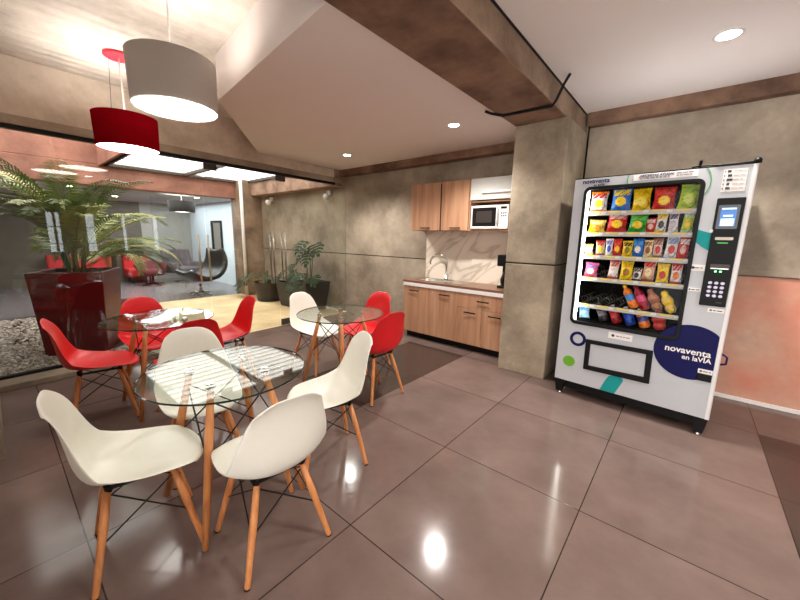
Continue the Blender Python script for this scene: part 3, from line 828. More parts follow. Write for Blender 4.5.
t = thing('worktop', 'brown worktop with a pale front strip over the oak base cabinets', 'worktop', ((x0 + x2) / 2, 4.1, .765))
w = MB(); sx0, sx1, sy0, sy1 = -3.02, -2.55, 3.98, 4.26
for a, b, c, d in ((x0 - .01, sx0, KY - .03, KW - .003), (sx1, x2, KY - .03, KW - .003), (sx0, sx1, KY - .03, sy0), (sx0, sx1, sy1, KW - .003)): w.box(a, b, c, d, .815, .845)
w.build('top', M['counter'], t, world=True)
MB().box(x0, x2, KY - .031, KY + .004, .768, .815).build('front_strip', M['white'], t, world=True)
MB().box(x0, x2, KY + .004, KW - .003, .766, .8).build('core', M['cab_body'], t, world=True) if False else None
t = thing('kitchen_sink', 'stainless steel inset sink in the brown worktop', 'sink', (-2.785, 4.12, .8))
s = MB()
s.ring_xz([(0, 0)] * 3, [(0, 0)] * 3, 0, 0) if False else None
ro = rrect(sx0 - .02, sx1 + .12, sy0 - .02, sy1 + .02, .03); 
for a, b, c, d in ((sx0 - .02, sx0 + .002, sy0 - .02, sy1 + .02), (sx1 - .002, sx1 + .3, sy0 - .02, sy1 + .02), (sx0, sx1, sy0 - .02, sy0 + .002), (sx0, sx1, sy1 - .002, sy1 + .02)): s.box(a, b, c, d, .8455, .849)
s.build('rim', M['steel'], t, world=True)
s = MB(); e = .004
s.add([(sx0 + e, sy0 + e, .846), (sx1 - e, sy0 + e, .846), (sx1 - e, sy1 - e, .846), (sx0 + e, sy1 - e, .846), (sx0 + .03, sy0 + .03, .768), (sx1 - .03, sy0 + .03, .768), (sx1 - .03, sy1 - .03, .768), (sx0 + .03, sy1 - .03, .768)],
      [(0, 1, 5, 4), (1, 2, 6, 5), (2, 3, 7, 6), (3, 0, 4, 7), (4, 5, 6, 7)])
s.build('bowl', M['steel'], t, world=True)
t = thing('kitchen_tap', 'tall gooseneck steel tap behind the sink', 'tap', (-2.72, 4.3, .85))
pts = [(-2.72, 4.3, .85), (-2.72, 4.3, 1.1)] + [(-2.72 - .11 * (1 - cos(a)), 4.3 - .05 * (1 - cos(a)), 1.1 + .11 * sin(a)) for a in [PI * i / 10 for i in range(1, 11)]] + [(-2.94, 4.2, 1.06)]
MB().tube(pts, .013, 10).build('spout', M['steel'], t, smooth=True, world=True)
MB().lathe([(0, 0), (.03, 0), (.03, .015), (.022, .02), (.022, .07), (0, .075)], 18, (-2.72, 4.3, .849)).build('tap_base', M['steel'], t, world=True, smooth=True)
MB().tube([(-2.70, 4.3, .9), (-2.63, 4.28, .95)], .007, 8).build('lever', M['steel'], t, world=True, smooth=True)
t = thing('splashback', 'veined cream marble splashback on the concrete wall above the worktop', 'splashback', (-2.33, WY, .845))
MB().box(-3.13, -2.33, WY - .012, WY, .845, 1.56).build('marble_slab', M['marble'], t, world=True)
MB().box(-2.327, -1.535, WY - .012, WY, .845, 1.56).build('marble_slab', M['marble'], t, world=True)
# coffee maker
t = thing('coffee_maker', 'black drip coffee maker standing on the worktop against the column', 'coffee maker', (-1.72, 4.18, .845))
cm = MB(); cm.box(-1.82, -1.62, 4.06, 4.3, .846, .875); cm.box(-1.82, -1.62, 4.2, 4.3, .875, 1.2); cm.box(-1.83, -1.61, 4.05, 4.3, 1.12, 1.26)
cm.build('body', M['black'], t, world=True, bevel=.01)
cj = MB().lathe([(0, 0), (.06, 0), (.075, .03), (.078, .08), (.06, .13), (.05, .16), (0, .165)], 20, (-1.72, 4.12, .88)).build('carafe', plain('smoked_glass', (30, 24, 22), .06), t, world=True, smooth=True)
MB().tube([(-1.72, 4.06, 1.02), (-1.72, 4.01, 1.0), (-1.72, 4.01, .93), (-1.72, 4.05, .92)], .009, 8).build('carafe_handle', M['black'], cj, world=True, smooth=True)
# wall cabinets
UY = 4.05
for k, (a, b, hx, lab) in enumerate(((-3.2, -2.695, -2.93, 'oak wall cabinet above the sink and tap, outer one of the pair'), (-2.675, -2.26, -2.44, 'oak wall cabinet next to the microwave shelf'))):
    t = thing('wall_cabinet', lab, 'cabinet', ((a + b) / 2, 4.2, 1.55), group='oak wall cabinets')
    MB().box(a, b, UY, WY - .002, 1.55, 2.19).build('body', M['cab_body'], t, world=True)
    front(t, 'door', a, b, 1.55, 2.19, hx, 1.585, UY)
tag(MB().box(-2.697, -2.673, UY - .012, WY - .02, 1.555, 2.17).build('dark_gap_strip', M['gap']), 'dark vertical strip standing for the black gap between the two oak wall cabinets', 'strip')  # dark strip put in where the cabinets leave a shaded black gap
t = thing('microwave_unit', 'open oak shelf unit with a frosted lift-up door over the microwave', 'cabinet', (-1.9, 4.2, 1.55))
u = MB(); u.box(-2.258, -2.24, UY, WY - .002, 1.55, 2.19); u.box(-1.555, -1.535, UY, WY - .002, 1.55, 2.19); u.box(-2.24, -1.555, UY, WY - .002, 1.55, 1.568); u.box(-2.24, -1.555, UY, WY - .002, 2.172, 2.19); u.box(-2.24, -1.555, UY + .01, WY - .002, 1.905, 1.92); u.box(-2.24, -1.555, WY - .012, WY - .003, 1.568, 2.172)
u.build('carcass', M['cab_body'], t, world=True)
d = MB().box(-2.24, -1.555, UY - .016, UY - .002, 1.93, 2.188).build('flap_door', M['flap_glass'], t, world=True, bevel=.003)
MB().box(-2.08, -1.6, UY - .04, UY - .017, 2.003, 2.027).build('handle_rail', M['white'], d, world=True, bevel=.004)
t = thing('microwave', 'white microwave oven with a black door window on the oak shelf', 'microwave', (-1.97, 4.15, 1.569))
MB().box(-2.22, -1.72, UY - .0, 4.3, 1.572, 1.86).build('case', M['white'], t, world=True, bevel=.01)
mw = plain('microwave_window', (26, 24, 24), .08)
d = MB().box(-2.218, -1.84, UY - .022, UY - .001, 1.575, 1.858).build('door', M['white'], t, world=True, bevel=.006)
MB().prism_xz(rrect(-2.195, -1.875, 1.605, 1.832, .012), UY - .0245, UY - .0215).build('door_window', mw, d, world=True)
MB().prism_xz(rrect(-2.14, -1.93, 1.65, 1.79, .012), UY - .0255, UY - .0243).build('mesh_screen', plain('mesh_screen', (52, 46, 44), .3), d, world=True)
MB().tube([(-1.852, UY - .026, 1.61), (-1.856, UY - .046, 1.66), (-1.856, UY - .046, 1.78), (-1.852, UY - .026, 1.83)], .009, 8).build('handle', M['white'], d, world=True, smooth=True)
d = MB().box(-1.838, -1.722, UY - .018, UY - .001, 1.575, 1.858).build('control_panel', M['white'], t, world=True, bevel=.004)
MB().box(-1.82, -1.745, UY - .0205, UY - .0175, 1.81, 1.838).build('display', mw, d, world=True)
for r in range(5):
    for c_ in range(3): MB().box(-1.815 + c_ * .026, -1.797 + c_ * .026, UY - .0205, UY - .0175, 1.62 + r * .033, 1.638 + r * .033).build('button', M['ink'] if r > 2 else M['price_w'], d, world=True)
for sx in (-2.19, -1.75):
    for sy in (4.09, 4.26): MB().lathe([(0, 0), (.014, 0), (.014, .005), (0, .005)], 10, (sx, sy, 1.568)).build('foot', M['black'], t, world=True)
# bin & socket beside the cabinet
t = thing('wall_socket', 'pale wall socket with a black plug, low on the concrete beside the oak cabinet', 'socket', (-3.3, WY, .3))
MB().box(-3.4, -3.24, WY - .012, WY, .2, .34).build('plate', plain('socket_cream', (206, 190, 160), .5), t, world=True, bevel=.004)
MB().box(-3.29, -3.235, WY - .06, WY - .012, .36, .52).build('plug', M['black'], t, world=True, bevel=.01)

# ------------------------------------------------------------------ lamps
def pendant(x, y, zb, r, h, mat, label, cz, name='pendant_lamp', canopy=True, cords=((0., 0., 'white'),)):
    t = thing(name, label, 'lamp', (x, y, cz), group='drum pendant lamps')
    MB().lathe([(r * .985, zb), (r, zb + .004), (r * 1.03, zb + h), (r * 1.03 - .006, zb + h), (r * .985 - .008, zb + .004)], 72, (x, y, 0), mis=[0, 0, 1, 1]).build('lamp_shade', [mat, M['white']], t, world=True, smooth=True)
    MB().lathe([(0, zb + .008), (r * .975, zb + .008), (r * .975, zb + .014), (0, zb + .014)], 64, (x, y, 0), mis=[0, 1, 1]).build('diffuser', [M['diffuser'], M['white']], t, world=True)
    for dx, dy, m in cords:
        MB().tube([(x + dx, y + dy, zb + h * .7), (x + dx * .7, y + dy * .7, cz - .02)], .0065 if m == 'white' else .002, 8).build('cord', M[m], t, world=True)
    l = bpy.data.lights.new('bulb', 'POINT'); l.energy = 3.5 if mat is M['shade_white'] else 8; l.shadow_soft_size = .1; l.color = (1, .96, .92)
    o = bpy.data.objects.new('bulb', l); COL.objects.link(o); o.location = (0, 0, zb + h * .5 - cz); o.parent = t
    sp = MB()
    for i in range(3):
        a = i * 2.094; sp.tube([(x, y, zb + h * .72), (x + r * 1.02 * cos(a), y + r * 1.02 * sin(a), zb + h * .93)], .004, 6)
    sp.build('spider', M['white'], t, world=True)
    if canopy:
        MB().lathe([(0, -.025), (.105, -.025), (.11, -.02), (.11, -.003), (0, -.0)], 40, (x, y, cz)).build('canopy', plain('canopy_red', (222, 40, 62), .5) if mat is M['shade_red'] else M['white'], t, world=True)
    return t
pendant(-2.755, .925, 2.255, .246, .30, M['shade_white'], 'white drum pendant lamp hanging over the front glass table', 2.96)
pendant(-4.03, .935, 2.185, .232, .275, M['shade_red'], 'red drum pendant lamp with a round red ceiling canopy', 2.96, cords=((0., 0., 'white'), (-.05, -.09, 'ink')))

def downlight(x, y, z, label, r=.055, power=14., on=True):
    t = thing('recessed_downlight', label, 'downlight', (x, y, z), group='recessed ceiling downlights')
    MB().lathe([(r, -.001), (r + .004, -.004), (r + .018, -.004), (r + .02, 0)], 32, (x, y, z)).build('trim_ring', M['white'], t, world=True, smooth=True)
    MB().lathe([(0, -.0015), (r, -.0015)], 32, (x, y, z)).build('lamp_disc', M['spot'], t, world=True)
    if power:
        l = bpy.data.lights.new('downlight_beam', 'SPOT'); l.energy = power; l.spot_size = 2.3; l.spot_blend = .7; l.shadow_soft_size = .06; l.color = (1, .955, .91)
        o = bpy.data.objects.new('downlight_beam', l); COL.objects.link(o); o.location = (0, 0, -.03); o.parent = t
    return t
downlight(0., 3.25, 2.775, 'round ceiling downlight above the vending machine', .06, 60)
downlight(-2.05, 3.26, 2.6, 'round ceiling downlight in front of the kitchen wall cabinets', .05, 60)
downlight(-3.98, 3.5, 2.6, 'round ceiling downlight nearest the glass doors', .05, 50)
downlight(0.1, 1.25, 2.775, 'round ceiling downlight over the open floor in front of the vending machine', .05, 30)
downlight(1.7, 2.4, 2.775, 'round ceiling downlight above the entrance tiles', .07, 60)
for x, y, lb in ((-9.6, 1.2, 'small lounge downlight behind the tall palm'), (-9.6, 3.5, 'small lounge downlight beside the black pendant lamp'), (-11.2, 2.2, 'small lounge downlight above the wine red swivel chair')):
    downlight(x, y, 2.32, lb, .06, 30)['group'] = 'lounge ceiling downlights'

# ------------------------------------------------------------------ cables
tag(MB().tube([(-1.60, 3.06, 2.59), (-1.56, 3.09, 2.572), (-1.53, 3.12, 2.567), (-1.49, 3.2, 2.567), (-1.35, 3.21, 2.567), (-1.06, 3.22, 2.567), (-1.035, 3.22, 2.6), (-.98, 3.22, 2.72), (-.93, 3.18, 2.765)], .012, 8).build('cable', M['black'], smooth=True),
    'black cable crossing the underside of the concrete beam', 'cable')
tag(MB().tube([(-1.008, 4.3, 2.77), (-1.008, 4.3, 1.2), (-1.008, 4.3, .3)], .008, 8).build('cable', M['black'], smooth=True), 'thin black cable running down the corner beside the column', 'cable')
tag(MB().tube([(-.04, 4.345, 2.2), (-.05, 4.345, 1.985), (-.052, 4.3, 1.985)], .012, 8).build('cable', M['black'], smooth=True), 'short black cable rising up the wall behind the vending machine', 'cable')

# ------------------------------------------------------------------ vending machine
VM_LOC = Vector((-.857, 3.385, 0)); VM_A = math.radians(-3.35)
VW, VT, VB = 1.12, 1.972, .145
vm = thing('vending_machine', 'grey snack vending machine with a lit glass front and navy blob decal', 'vending machine', VM_LOC, VM_A)
WX0, WX1, WZ0, WZ1 = .098, .856, .725, 1.886
b = MB(); D = .82
b.box(0, WX0, 0, D, VB, VT); b.box(WX1, VW, 0, D, VB, VT); b.box(WX0, WX1, 0, D, VB, WZ0); b.box(WX0, WX1, 0, D, WZ1, VT); b.box(WX0, WX1, .6, D, WZ0, WZ1)
b.build('cabinet', M['vm_body'], vm)
b = MB(); b.box(VW - .001, VW + .004, -.004, D, VB, VT); b.box(VW - .022, VW + .003, -.004, .001, VB, VT)
b.build('side_edge', M['vm_side'], vm)
e = .003
b = MB(); b.box(WX0, WX0 + e, .02, .6, WZ0, WZ1); b.box(WX1 - e, WX1, .02, .6, WZ0, WZ1); b.box(WX0, WX1, .02, .6, WZ0, WZ0 + e); b.box(WX0, WX1, .02, .6, WZ1 - e, WZ1); b.box(WX0, WX1, .597, .6, WZ0, WZ1)
b.build('interior_liner', M['vm_in'], vm)
fo = rrect(WX0 - .016, WX1 + .018, WZ0 - .02, WZ1 + .018, .05, 8); fi = rrect(WX0 + .008, WX1 - .008, WZ0 + .008, WZ1 - .008, .035, 8)
MB().ring_xz(fo, fi, -.016, .014).build('window_frame', M['black'], vm, bevel=.003)
MB().box(WX0, WX1, .003, .007, WZ0, WZ1).build('window_pane', glass('machine_glass', (.98, .98, .98), 1.14), vm)
MB().box(WX0 + .009, WX0 + .024, .012, .026, WZ0 + .01, WZ1 - .01).build('light_strip', M['strip'], vm)
# base with legs
b = MB(); b.box(.03, VW - .03, .05, D - .05, .06, VB); b.build('plinth', M['black'], vm)
for x in (.045, VW - .045):
    for y in (.04, D - .05):
        l = MB(); l.hexa([(x + sx * wd, y + sy * .035, z) for z, wd in ((.02, .025), (VB, .045)) for sy in (-1, 1) for sx in (-1, 1)])
        lo = l.build('leg', M['black'], vm)
        MB().lathe([(0, 0), (.02, 0), (.018, .012), (.007, .014), (.007, .03), (0, .03)], 14, (x, y, 0)).build('levelling_foot', M['chrome'], lo)
# shelves with price strips and coils
SH = [1.697, 1.522, 1.325, 1.128, .885, .735]
for k, z in enumerate(SH):
    s = MB().box(WX0 + .006, WX1 - .006, .06, .58, z - .012, z).build('shelf', M['vm_in'], vm)
    if k < 5:
        st = MB(); x = WX0 + .03
        st.box(WX0 + .008, WX1 - .008, .052, .058, z - .03, z + .006, 0)
        i = k
        while x < WX1 - .12:
            st.box(x, x + .085, .048, .0525, z - .008, z + .004, 1); st.box(x + .09, x + .125, .048, .0525, z - .016, z + .002, 2); x += .15; i += 1
        st.build('price_strip', [M['shelf'], M['price_y'], M['price_w']], s)
COILS = {}
def coil(x, z, r, n=4):
    key = round(r, 3)
    if key not in COILS:
        mb = MB(); pts = []; seg = 14
        for i in range(n * seg + 1):
            a = 2 * PI * i / seg - PI / 2; pts.append((r * cos(a), .068 + .38 * i / (n * seg), r * sin(a)))
        mb.tube(pts, .0022, 5)
        o = mb.build('coil', M['coil'], vm, smooth=True); COILS[key] = o
    else:
        o = COILS[key].copy(); COL.objects.link(o)
    o.location = (x, 0, z + r + .006)
ROWS = [
 [(.111, .245), (.271, .421), (.429, .554), (.564, .705), (.72, .839)],
 [(.117, .249), (.261, .407), (.418, .545), (.54, .611), (.603, .672), (.688, .75), (.765, .834)],
 [(.112, .18), (.202, .272), (.276, .332), (.336, .397), (.402, .476), (.474, .552), (.552, .613), (.615, .677), (.685, .763), (.763, .831)],
 [(.125, .233), (.24, .305), (.314, .39), (.407, .497), (.497, .559), (.559, .643), (.66, .74), (.75, .821)],
 [(.115, .19), (.205, .28), (.29, .365), (.38, .455), (.473, .552), (.552, .637), (.645, .726), (.735, .818)],
]
for k, row in enumerate(ROWS):
    for a, b_ in row: coil((a + b_) / 2, SH[k], min(.05, (b_ - a) * .42))

# snacks: every packet is its own thing, standing in front of its coil
VMX = Matrix.Translation(VM_LOC) @ Matrix.Rotation(VM_A, 4, 'Z')
def bag(name, w, h, d, mats, band=(.66, .88), emb=(.55, .40, .2), lean=0., seal=.08, twist=0.):
    nx, ny = 14, 20; mb = MB()
    for side in (-1, 1):
        P = []; F = []; MI = []
        for j in range(ny + 1):
            v = j / ny
            for i in range(nx + 1):
                u = i / nx * 2 - 1
                tv = max(0, min(1, (v - seal * .6) / (1 - 1.6 * seal)))
                t = (1 - abs(u) ** 2.6) * max(0, sin(PI * tv)) ** .55 if 0 < tv < 1 else 0
                xw = u * w / 2 * (1 - .10 * (sin(PI * v)) + (.03 if v > 1 - seal or v < seal else 0))
                zz = h * v
                if j == ny or j == 0: zz += .004 * (1 if i % 2 else -1)
                ripple = .0025 * sin(u * 9 + v * 5) * (1 - t)
                P.append((xw + twist * v, side * (d / 2 * t + .0012) + ripple, zz))
        for j in range(ny):
            for i in range(nx):
                u = (i + .5) / nx * 2 - 1; v = (j + .5) / ny
                k = 0
                if v > 1 - seal or v < seal: k = 3
                elif side < 0 and band[0] < v < band[1] and abs(u) < .82 and (i * 7 + j * 3) % 5 < 4: k = 1
                elif side < 0 and (u / emb[0]) ** 2 + ((v - emb[1]) / emb[2]) ** 2 < 1: k = 2
                F.append((j * (nx + 1) + i, j * (nx + 1) + i + 1, (j + 1) * (nx + 1) + i + 1, (j + 1) * (nx + 1) + i) if side < 0 else ((j + 1) * (nx + 1) + i, (j + 1) * (nx + 1) + i + 1, j * (nx + 1) + i + 1, j * (nx + 1) + i)); MI.append(k)
        o = len(mb.v); mb.v += P
        mb.f += [tuple(q + o for q in f) for f in F]; mb.mi += MI
    ob = mb.build(name, mats, smooth=True)
    return ob
def bottle(name, r, h, mats, liq=0, lab=1, cap=2):
    prof = [(0, 0), (r * .8, 0), (r, .012), (r, h * .3), (r * .94, h * .34), (r * .94, h * .6), (r, h * .64), (r * .95, h * .72), (r * .42, h * .86), (r * .4, h * .9), (r * .46, h * .905), (r * .46, h), (0, h)]
    return MB().lathe(prof, 22, mis=[liq, liq, liq, liq, lab, liq, liq, liq, liq, cap, cap, cap]).build(name, mats, smooth=True)
def pouch(name, w, h, mats, lobes=5):
    """clear bag with several round buns or candies pressed against it"""
    mb = MB(); n = 9
    mb.lathe([(0, 0)] + [(w / 2 * (.72 + .28 * abs(sin(PI * lobes / 2 * (.06 + .9 * i / 24)))) * (sin(PI * (.08 + .86 * i / 24)) ** .4), h * .96 * i / 24) for i in range(25)] + [(w * .2, h)], 18, mis=[(0 if (i // 5) % 2 == 0 else 1) for i in range(26)])
    mb.v = [(a, b_ * .62, c_) for a, b_, c_ in mb.v]
    return mb.build(name, mats, smooth=True)
def place(o, x, y, z, label, cat, group, roll=0., lean=0., yaw=0.):
    o.matrix_world = VMX @ Matrix.Translation((x, y, z)) @ Matrix.Rotation(yaw, 4, 'Z') @ Matrix.Rotation(roll, 4, 'Y') @ Matrix.Rotation(lean, 4, 'X')
    tag(o, label, cat, group)
W_, R_, Y_, B_, G_, LG, K_, O_, BR, PU, CR, PK_ = (236, 228, 222), (206, 34, 36), (246, 206, 26), (36, 110, 200), (48, 168, 62), (178, 206, 48), (34, 30, 34), (228, 122, 34), (150, 88, 52), (92, 70, 120), (236, 216, 170), (220, 90, 130)
SN = [
 (0, 0, .168, (W_, R_, Y_, O_), 'white and red crisp packet with a yellow chip picture on the top shelf'),
 (0, 1, .19, (B_, Y_, Y_, B_), 'blue crisp packet with yellow lettering on the top shelf'),
 (0, 2, .172, (Y_, (236, 190, 20), (252, 226, 90), Y_), 'plain yellow crisp packet on the top shelf'),
 (0, 3, .17, (R_, (232, 80, 60), Y_, R_), 'red crisp packet with a yellow picture on the top shelf'),
 (0, 4, .18, (LG, (150, 190, 50), (206, 222, 90), LG), 'lime green crisp packet at the end of the top shelf'),
 (1, 0, .105, (Y_, CR, O_, Y_), 'short yellow packet with an orange picture at the light strip end of the second shelf'),
 (1, 1, .168, (R_, (236, 190, 180), Y_, R_), 'large red crisp packet on the second shelf'),
 (1, 2, .148, (G_, (120, 200, 90), Y_, G_), 'green crisp packet with a yellow picture on the second shelf'),
 (1, 3, .112, (R_, W_, (236, 200, 190), R_), 'small red and white packet beside the green crisp packet'),
 (1, 4, .15, (W_, Y_, K_, Y_), 'white packet with a yellow top and black picture on the second shelf'),
 (1, 5, .155, (W_, PU, (206, 200, 214), W_), 'white packet with a purple band on the second shelf'),
 (1, 6, .165, (LG, (210, 230, 200), Y_, (200, 224, 190)), 'pale green and yellow packet at the end of the second shelf'),
 (2, 0, .09, (W_, (226, 222, 140), (200, 206, 214), Y_), 'small creased white and yellow packet by the light strip, third shelf'),
 (2, 1, .125, (CR, R_, Y_, R_), 'cream biscuit packet with a red top on the third shelf'),
 (2, 2, .14, (W_, (70, 90, 190), (60, 80, 170), W_), 'white and blue packet on the third shelf'),
 (2, 3, .14, (R_, (220, 70, 40), Y_, R_), 'small red packet with a yellow picture on the third shelf'),
 (2, 4, .125, (Y_, K_, (120, 110, 30), Y_), 'yellow packet with black print on the third shelf'),
 (2, 5, .145, (B_, (70, 150, 220), W_, B_), 'blue packet with white print on the third shelf'),
 (2, 6, .135, (CR, BR, BR, CR), 'beige and brown biscuit packet on the third shelf'),
 (2, 7, .15, ((226, 190, 176), BR, R_, BR), 'pale packet with brown top and red picture on the third shelf'),
 (2, 8, .165, (W_, (120, 150, 200), R_, (210, 220, 236)), 'white packet with blue print and a red picture on the third shelf'),
 (2, 9, .165, (R_, W_, (236, 190, 180), R_), 'red and white tall packet at the end of the third shelf'),
 (3, 0, .125, (PK_, (110, 100, 180), W_, PK_), 'pink wafer packet with a lilac band on the fourth shelf'),
 (3, 2, .16, ((232, 214, 208), (206, 90, 80), W_, (206, 90, 80)), 'white packet with a pinkish red top on the fourth shelf'),
 (3, 3, .155, (Y_, (226, 180, 20), (160, 110, 30), Y_), 'golden yellow packet on the fourth shelf'),
 (3, 4, .11, (W_, K_, (60, 50, 80), K_), 'small black and white packet on the fourth shelf'),
 (3, 5, .18, ((214, 160, 130), R_, CR, BR), 'tall tan biscuit bag with a red band on the fourth shelf'),
 (3, 6, .15, (Y_, (240, 210, 60), R_, Y_), 'yellow packet with a red base picture on the fourth shelf'),
 (3, 7, .155, (W_, R_, O_, R_), 'white packet with red band and orange picture at the end of the fourth shelf'),
]
GR = ['packets on the top shelf', 'packets on the second shelf', 'packets on the third shelf', 'packets on the fourth shelf']
for r, c_, h, cols, lab in SN:
    a, b_ = ROWS[r][c_]; w_ = (b_ - a) * 1.0
    o = bag('snack_packet', w_, h, min(.055, w_ * .45), [pack(q) for q in cols])
    place(o, (a + b_) / 2, .105 if r < 2 else .1, SH[r] + .006, lab, 'snack packet', GR[r], roll=random.uniform(-.06, .08), lean=-.06, yaw=random.uniform(-.12, .12))
z = SH[4] + .012
o = bottle('juice_bottle', .034, .21, [pack(O_), pack((60, 130, 200)), pack(Y_)]); place(o, .545, .12, z, 'orange juice bottle with a blue label leaning on the fifth shelf', 'bottle', 'bottles on the fifth shelf', roll=-.48)
o = bottle('juice_bottle', .036, .215, [pack((150, 20, 44)), pack((220, 80, 130)), pack((140, 20, 50))]); place(o, .625, .12, z, 'dark red juice bottle with a pink label leaning on the fifth shelf', 'bottle', 'bottles on the fifth shelf', roll=-.48)
o = pouch('bread_bag', .08, .19, [pack(BR), pack((186, 120, 84))]); place(o, .71, .12, z, 'bag of brown bread rolls leaning on the fifth shelf', 'snack packet', 'bags on the fifth shelf', roll=-.45)
o = pouch('snack_bag', .08, .185, [pack(Y_), pack((236, 196, 90))]); place(o, .80, .12, z, 'bag of yellow snack balls at the end of the fifth shelf', 'snack packet', 'bags on the fifth shelf', roll=-.45)
z = SH[5] + .006
o = bag('snack_packet', .09, .11, .04, [pack((150, 190, 220)), pack((60, 150, 210)), pack((120, 210, 236)), pack((90, 110, 130))]); place(o, .165, .13, z, 'pale blue packet in the bottom tray by the light strip', 'snack packet', 'items in the bottom tray', roll=-.1)
for x, cols, nm, lab in ((.33, ((30, 28, 34), (120, 120, 130), (30, 28, 30)), 'drink_bottle', 'dark cola bottle in the bottom tray'), (.43, ((140, 22, 28), (190, 40, 44), (190, 180, 170)), 'drink_bottle', 'red drink bottle in the bottom tray'), (.535, ((20, 60, 150), (30, 80, 190), (200, 210, 230)), 'drink_bottle', 'blue drink bottle in the bottom tray'), (.635, (O_, (60, 70, 150), (236, 230, 220)), 'drink_bottle', 'orange drink bottle with a blue label in the bottom tray')):
    o = bottle(nm, .04, .165, [pack(q) for q in cols]); place(o, x, .14, z, lab, 'bottle', 'items in the bottom tray', roll=-.36)
o = pouch('snack_bag', .1, .155, [pack((190, 36, 34)), pack((216, 70, 60))]); place(o, .735, .14, z, 'bag of red snacks in the bottom tray', 'snack packet', 'items in the bottom tray', roll=-.2)

# decals and fittings on the machine front
def decal(name, pts, mat, y=-.0025, y1=.0):
    return MB().prism_xz(pts, y, y1).build(name, mat, vm)
def ell(cx, cz, a, b_, n=48, x_max=None):
    return [(min(cx + a * cos(2 * PI * i / n), x_max or 9), cz + b_ * sin(2 * PI * i / n)) for i in range(n)]
decal('blob_decal', ell(.945, .633, .22, .212, 64, 1.096), M['navy'])
MB().ring_xz(ell(.166, .566, .068, .068), ell(.166, .566, .042, .042), -.0025, 0).build('ring_decal', M['navy'], vm)
decal('dot_decal', ell(.111, .34, .052, .05), M['green'])
decal('teal_decal', [(.388, VB + .002), (.43, .262), (.447, .292), (.475, .306), (.51, .31), (.545, .302), (.556, .28), (.55, .262), (.505, VB + .002)], M['teal'])
decal('teal_decal', [(.868, 1.46), (.868, 1.548), (.948, 1.52), (.953, 1.396), (.915, 1.42)], M['teal'])
arc = MB()
for x0_, pts in (('a', [(.40, 1.97), (.394, 1.95), (.392, 1.925), (.396, 1.905)]), ('b', [(.868, VT), (.888, 1.94), (.9, 1.89), (.898, 1.85), (.885, 1.81), (.866, 1.776)])):
    for (xa, za), (xb, zb) in zip(pts[:-1], pts[1:]): arc.prism_xz([(xa - .004, za), (xa + .004, za), (xb + .004, zb), (xb - .004, zb)], -.002, 0)
arc.build('green_arc_decal', M['green_line'], vm)
text_mesh('brand_lettering', 'novaventa', .067, M['paper'], vm, (.795, -.003, .62), off=.0012)
text_mesh('brand_lettering', 'en laVÍA', .05, M['paper'], vm, (.905, -.003, .575), off=.001)
text_mesh('brand_lettering', 'novaventa', .05, M['navy'], vm, (.062, -.002, 1.932), off=.0012)
text_mesh('brand_lettering', 'en laVÍA', .024, M['navy'], vm, (.15, -.002, 1.908), off=.0006)
hp = decal('help_label', [(.43, 1.924), (.822, 1.924), (.822, 1.968), (.43, 1.968)], M['paper'], -.002)
text_mesh('help_lettering', '¿NECESITAS AYUDA?', .0235, M['navy'], hp, (.468, -.0025, 1.948), off=.0006)
def lines(parent, x0_, x1_, zs, h_, mat=None, y=-.0032):
    for i, z_ in enumerate(zs):
        m_ = MB(); x = x0_
        while x < x1_ - .006:
            l_ = random.uniform(.012, .03); m_.box(x, min(x + l_, x1_), y, y + .001, z_, z_ + h_); x += l_ + .006
        m_.build('fine_print', mat or M['ink'], parent)
lines(hp, .475, .66, (1.94, 1.932), .004); lines(hp, .70, .8, (1.955, 1.938), .004)
sh = decal('instruction_sheet', [(.957, 1.803), (1.078, 1.803), (1.076, 1.95), (.957, 1.95)], M['paper'], -.002)
for i in range(5):
    z_ = 1.932 - i * .028
    MB().box(.962, .968, -.003, -.002, z_, z_ + .008).build('step_mark', M['ink'], sh)
    MB().box(.978 + .004 * (i % 2), .996 + .006 * (i % 3), -.003, -.002, z_ - .004, z_ + .012).build('step_icon', M['ink'], sh)
    lines(sh, 1.01, 1.066, (z_ + .004,), .003, M['price_w'] if False else plain('pale_ink', (170, 168, 166), .6))
for k, (a, b_, z0, z1) in enumerate(((.866, .95, 1.25, 1.295), (.868, .947, 1.098, 1.124), (1.003, 1.094, .958, .988), (.402, .577, .63, .684), (1.012, 1.095, .492, .526))):
    s = decal('sticker', [(a, z0), (b_, z0), (b_, z1), (a, z1)], M['paper'], -.0035)
    MB().prism_xz(ell(a + (b_ - a) * .2, (z0 + z1) / 2, (z1 - z0) * .22, (z1 - z0) * .22, 16), -.0045, -.003).build('sticker_dot', M['ink'], s)
    lines(s, a + (b_ - a) * .33, b_ - (b_ - a) * .1, ((z0 + z1) / 2 - .003,), .006, y=-.0045)
MB().box(1.012, 1.095, -.012, 0, .435, .49).build('coin_return', M['black'], vm, bevel=.004)
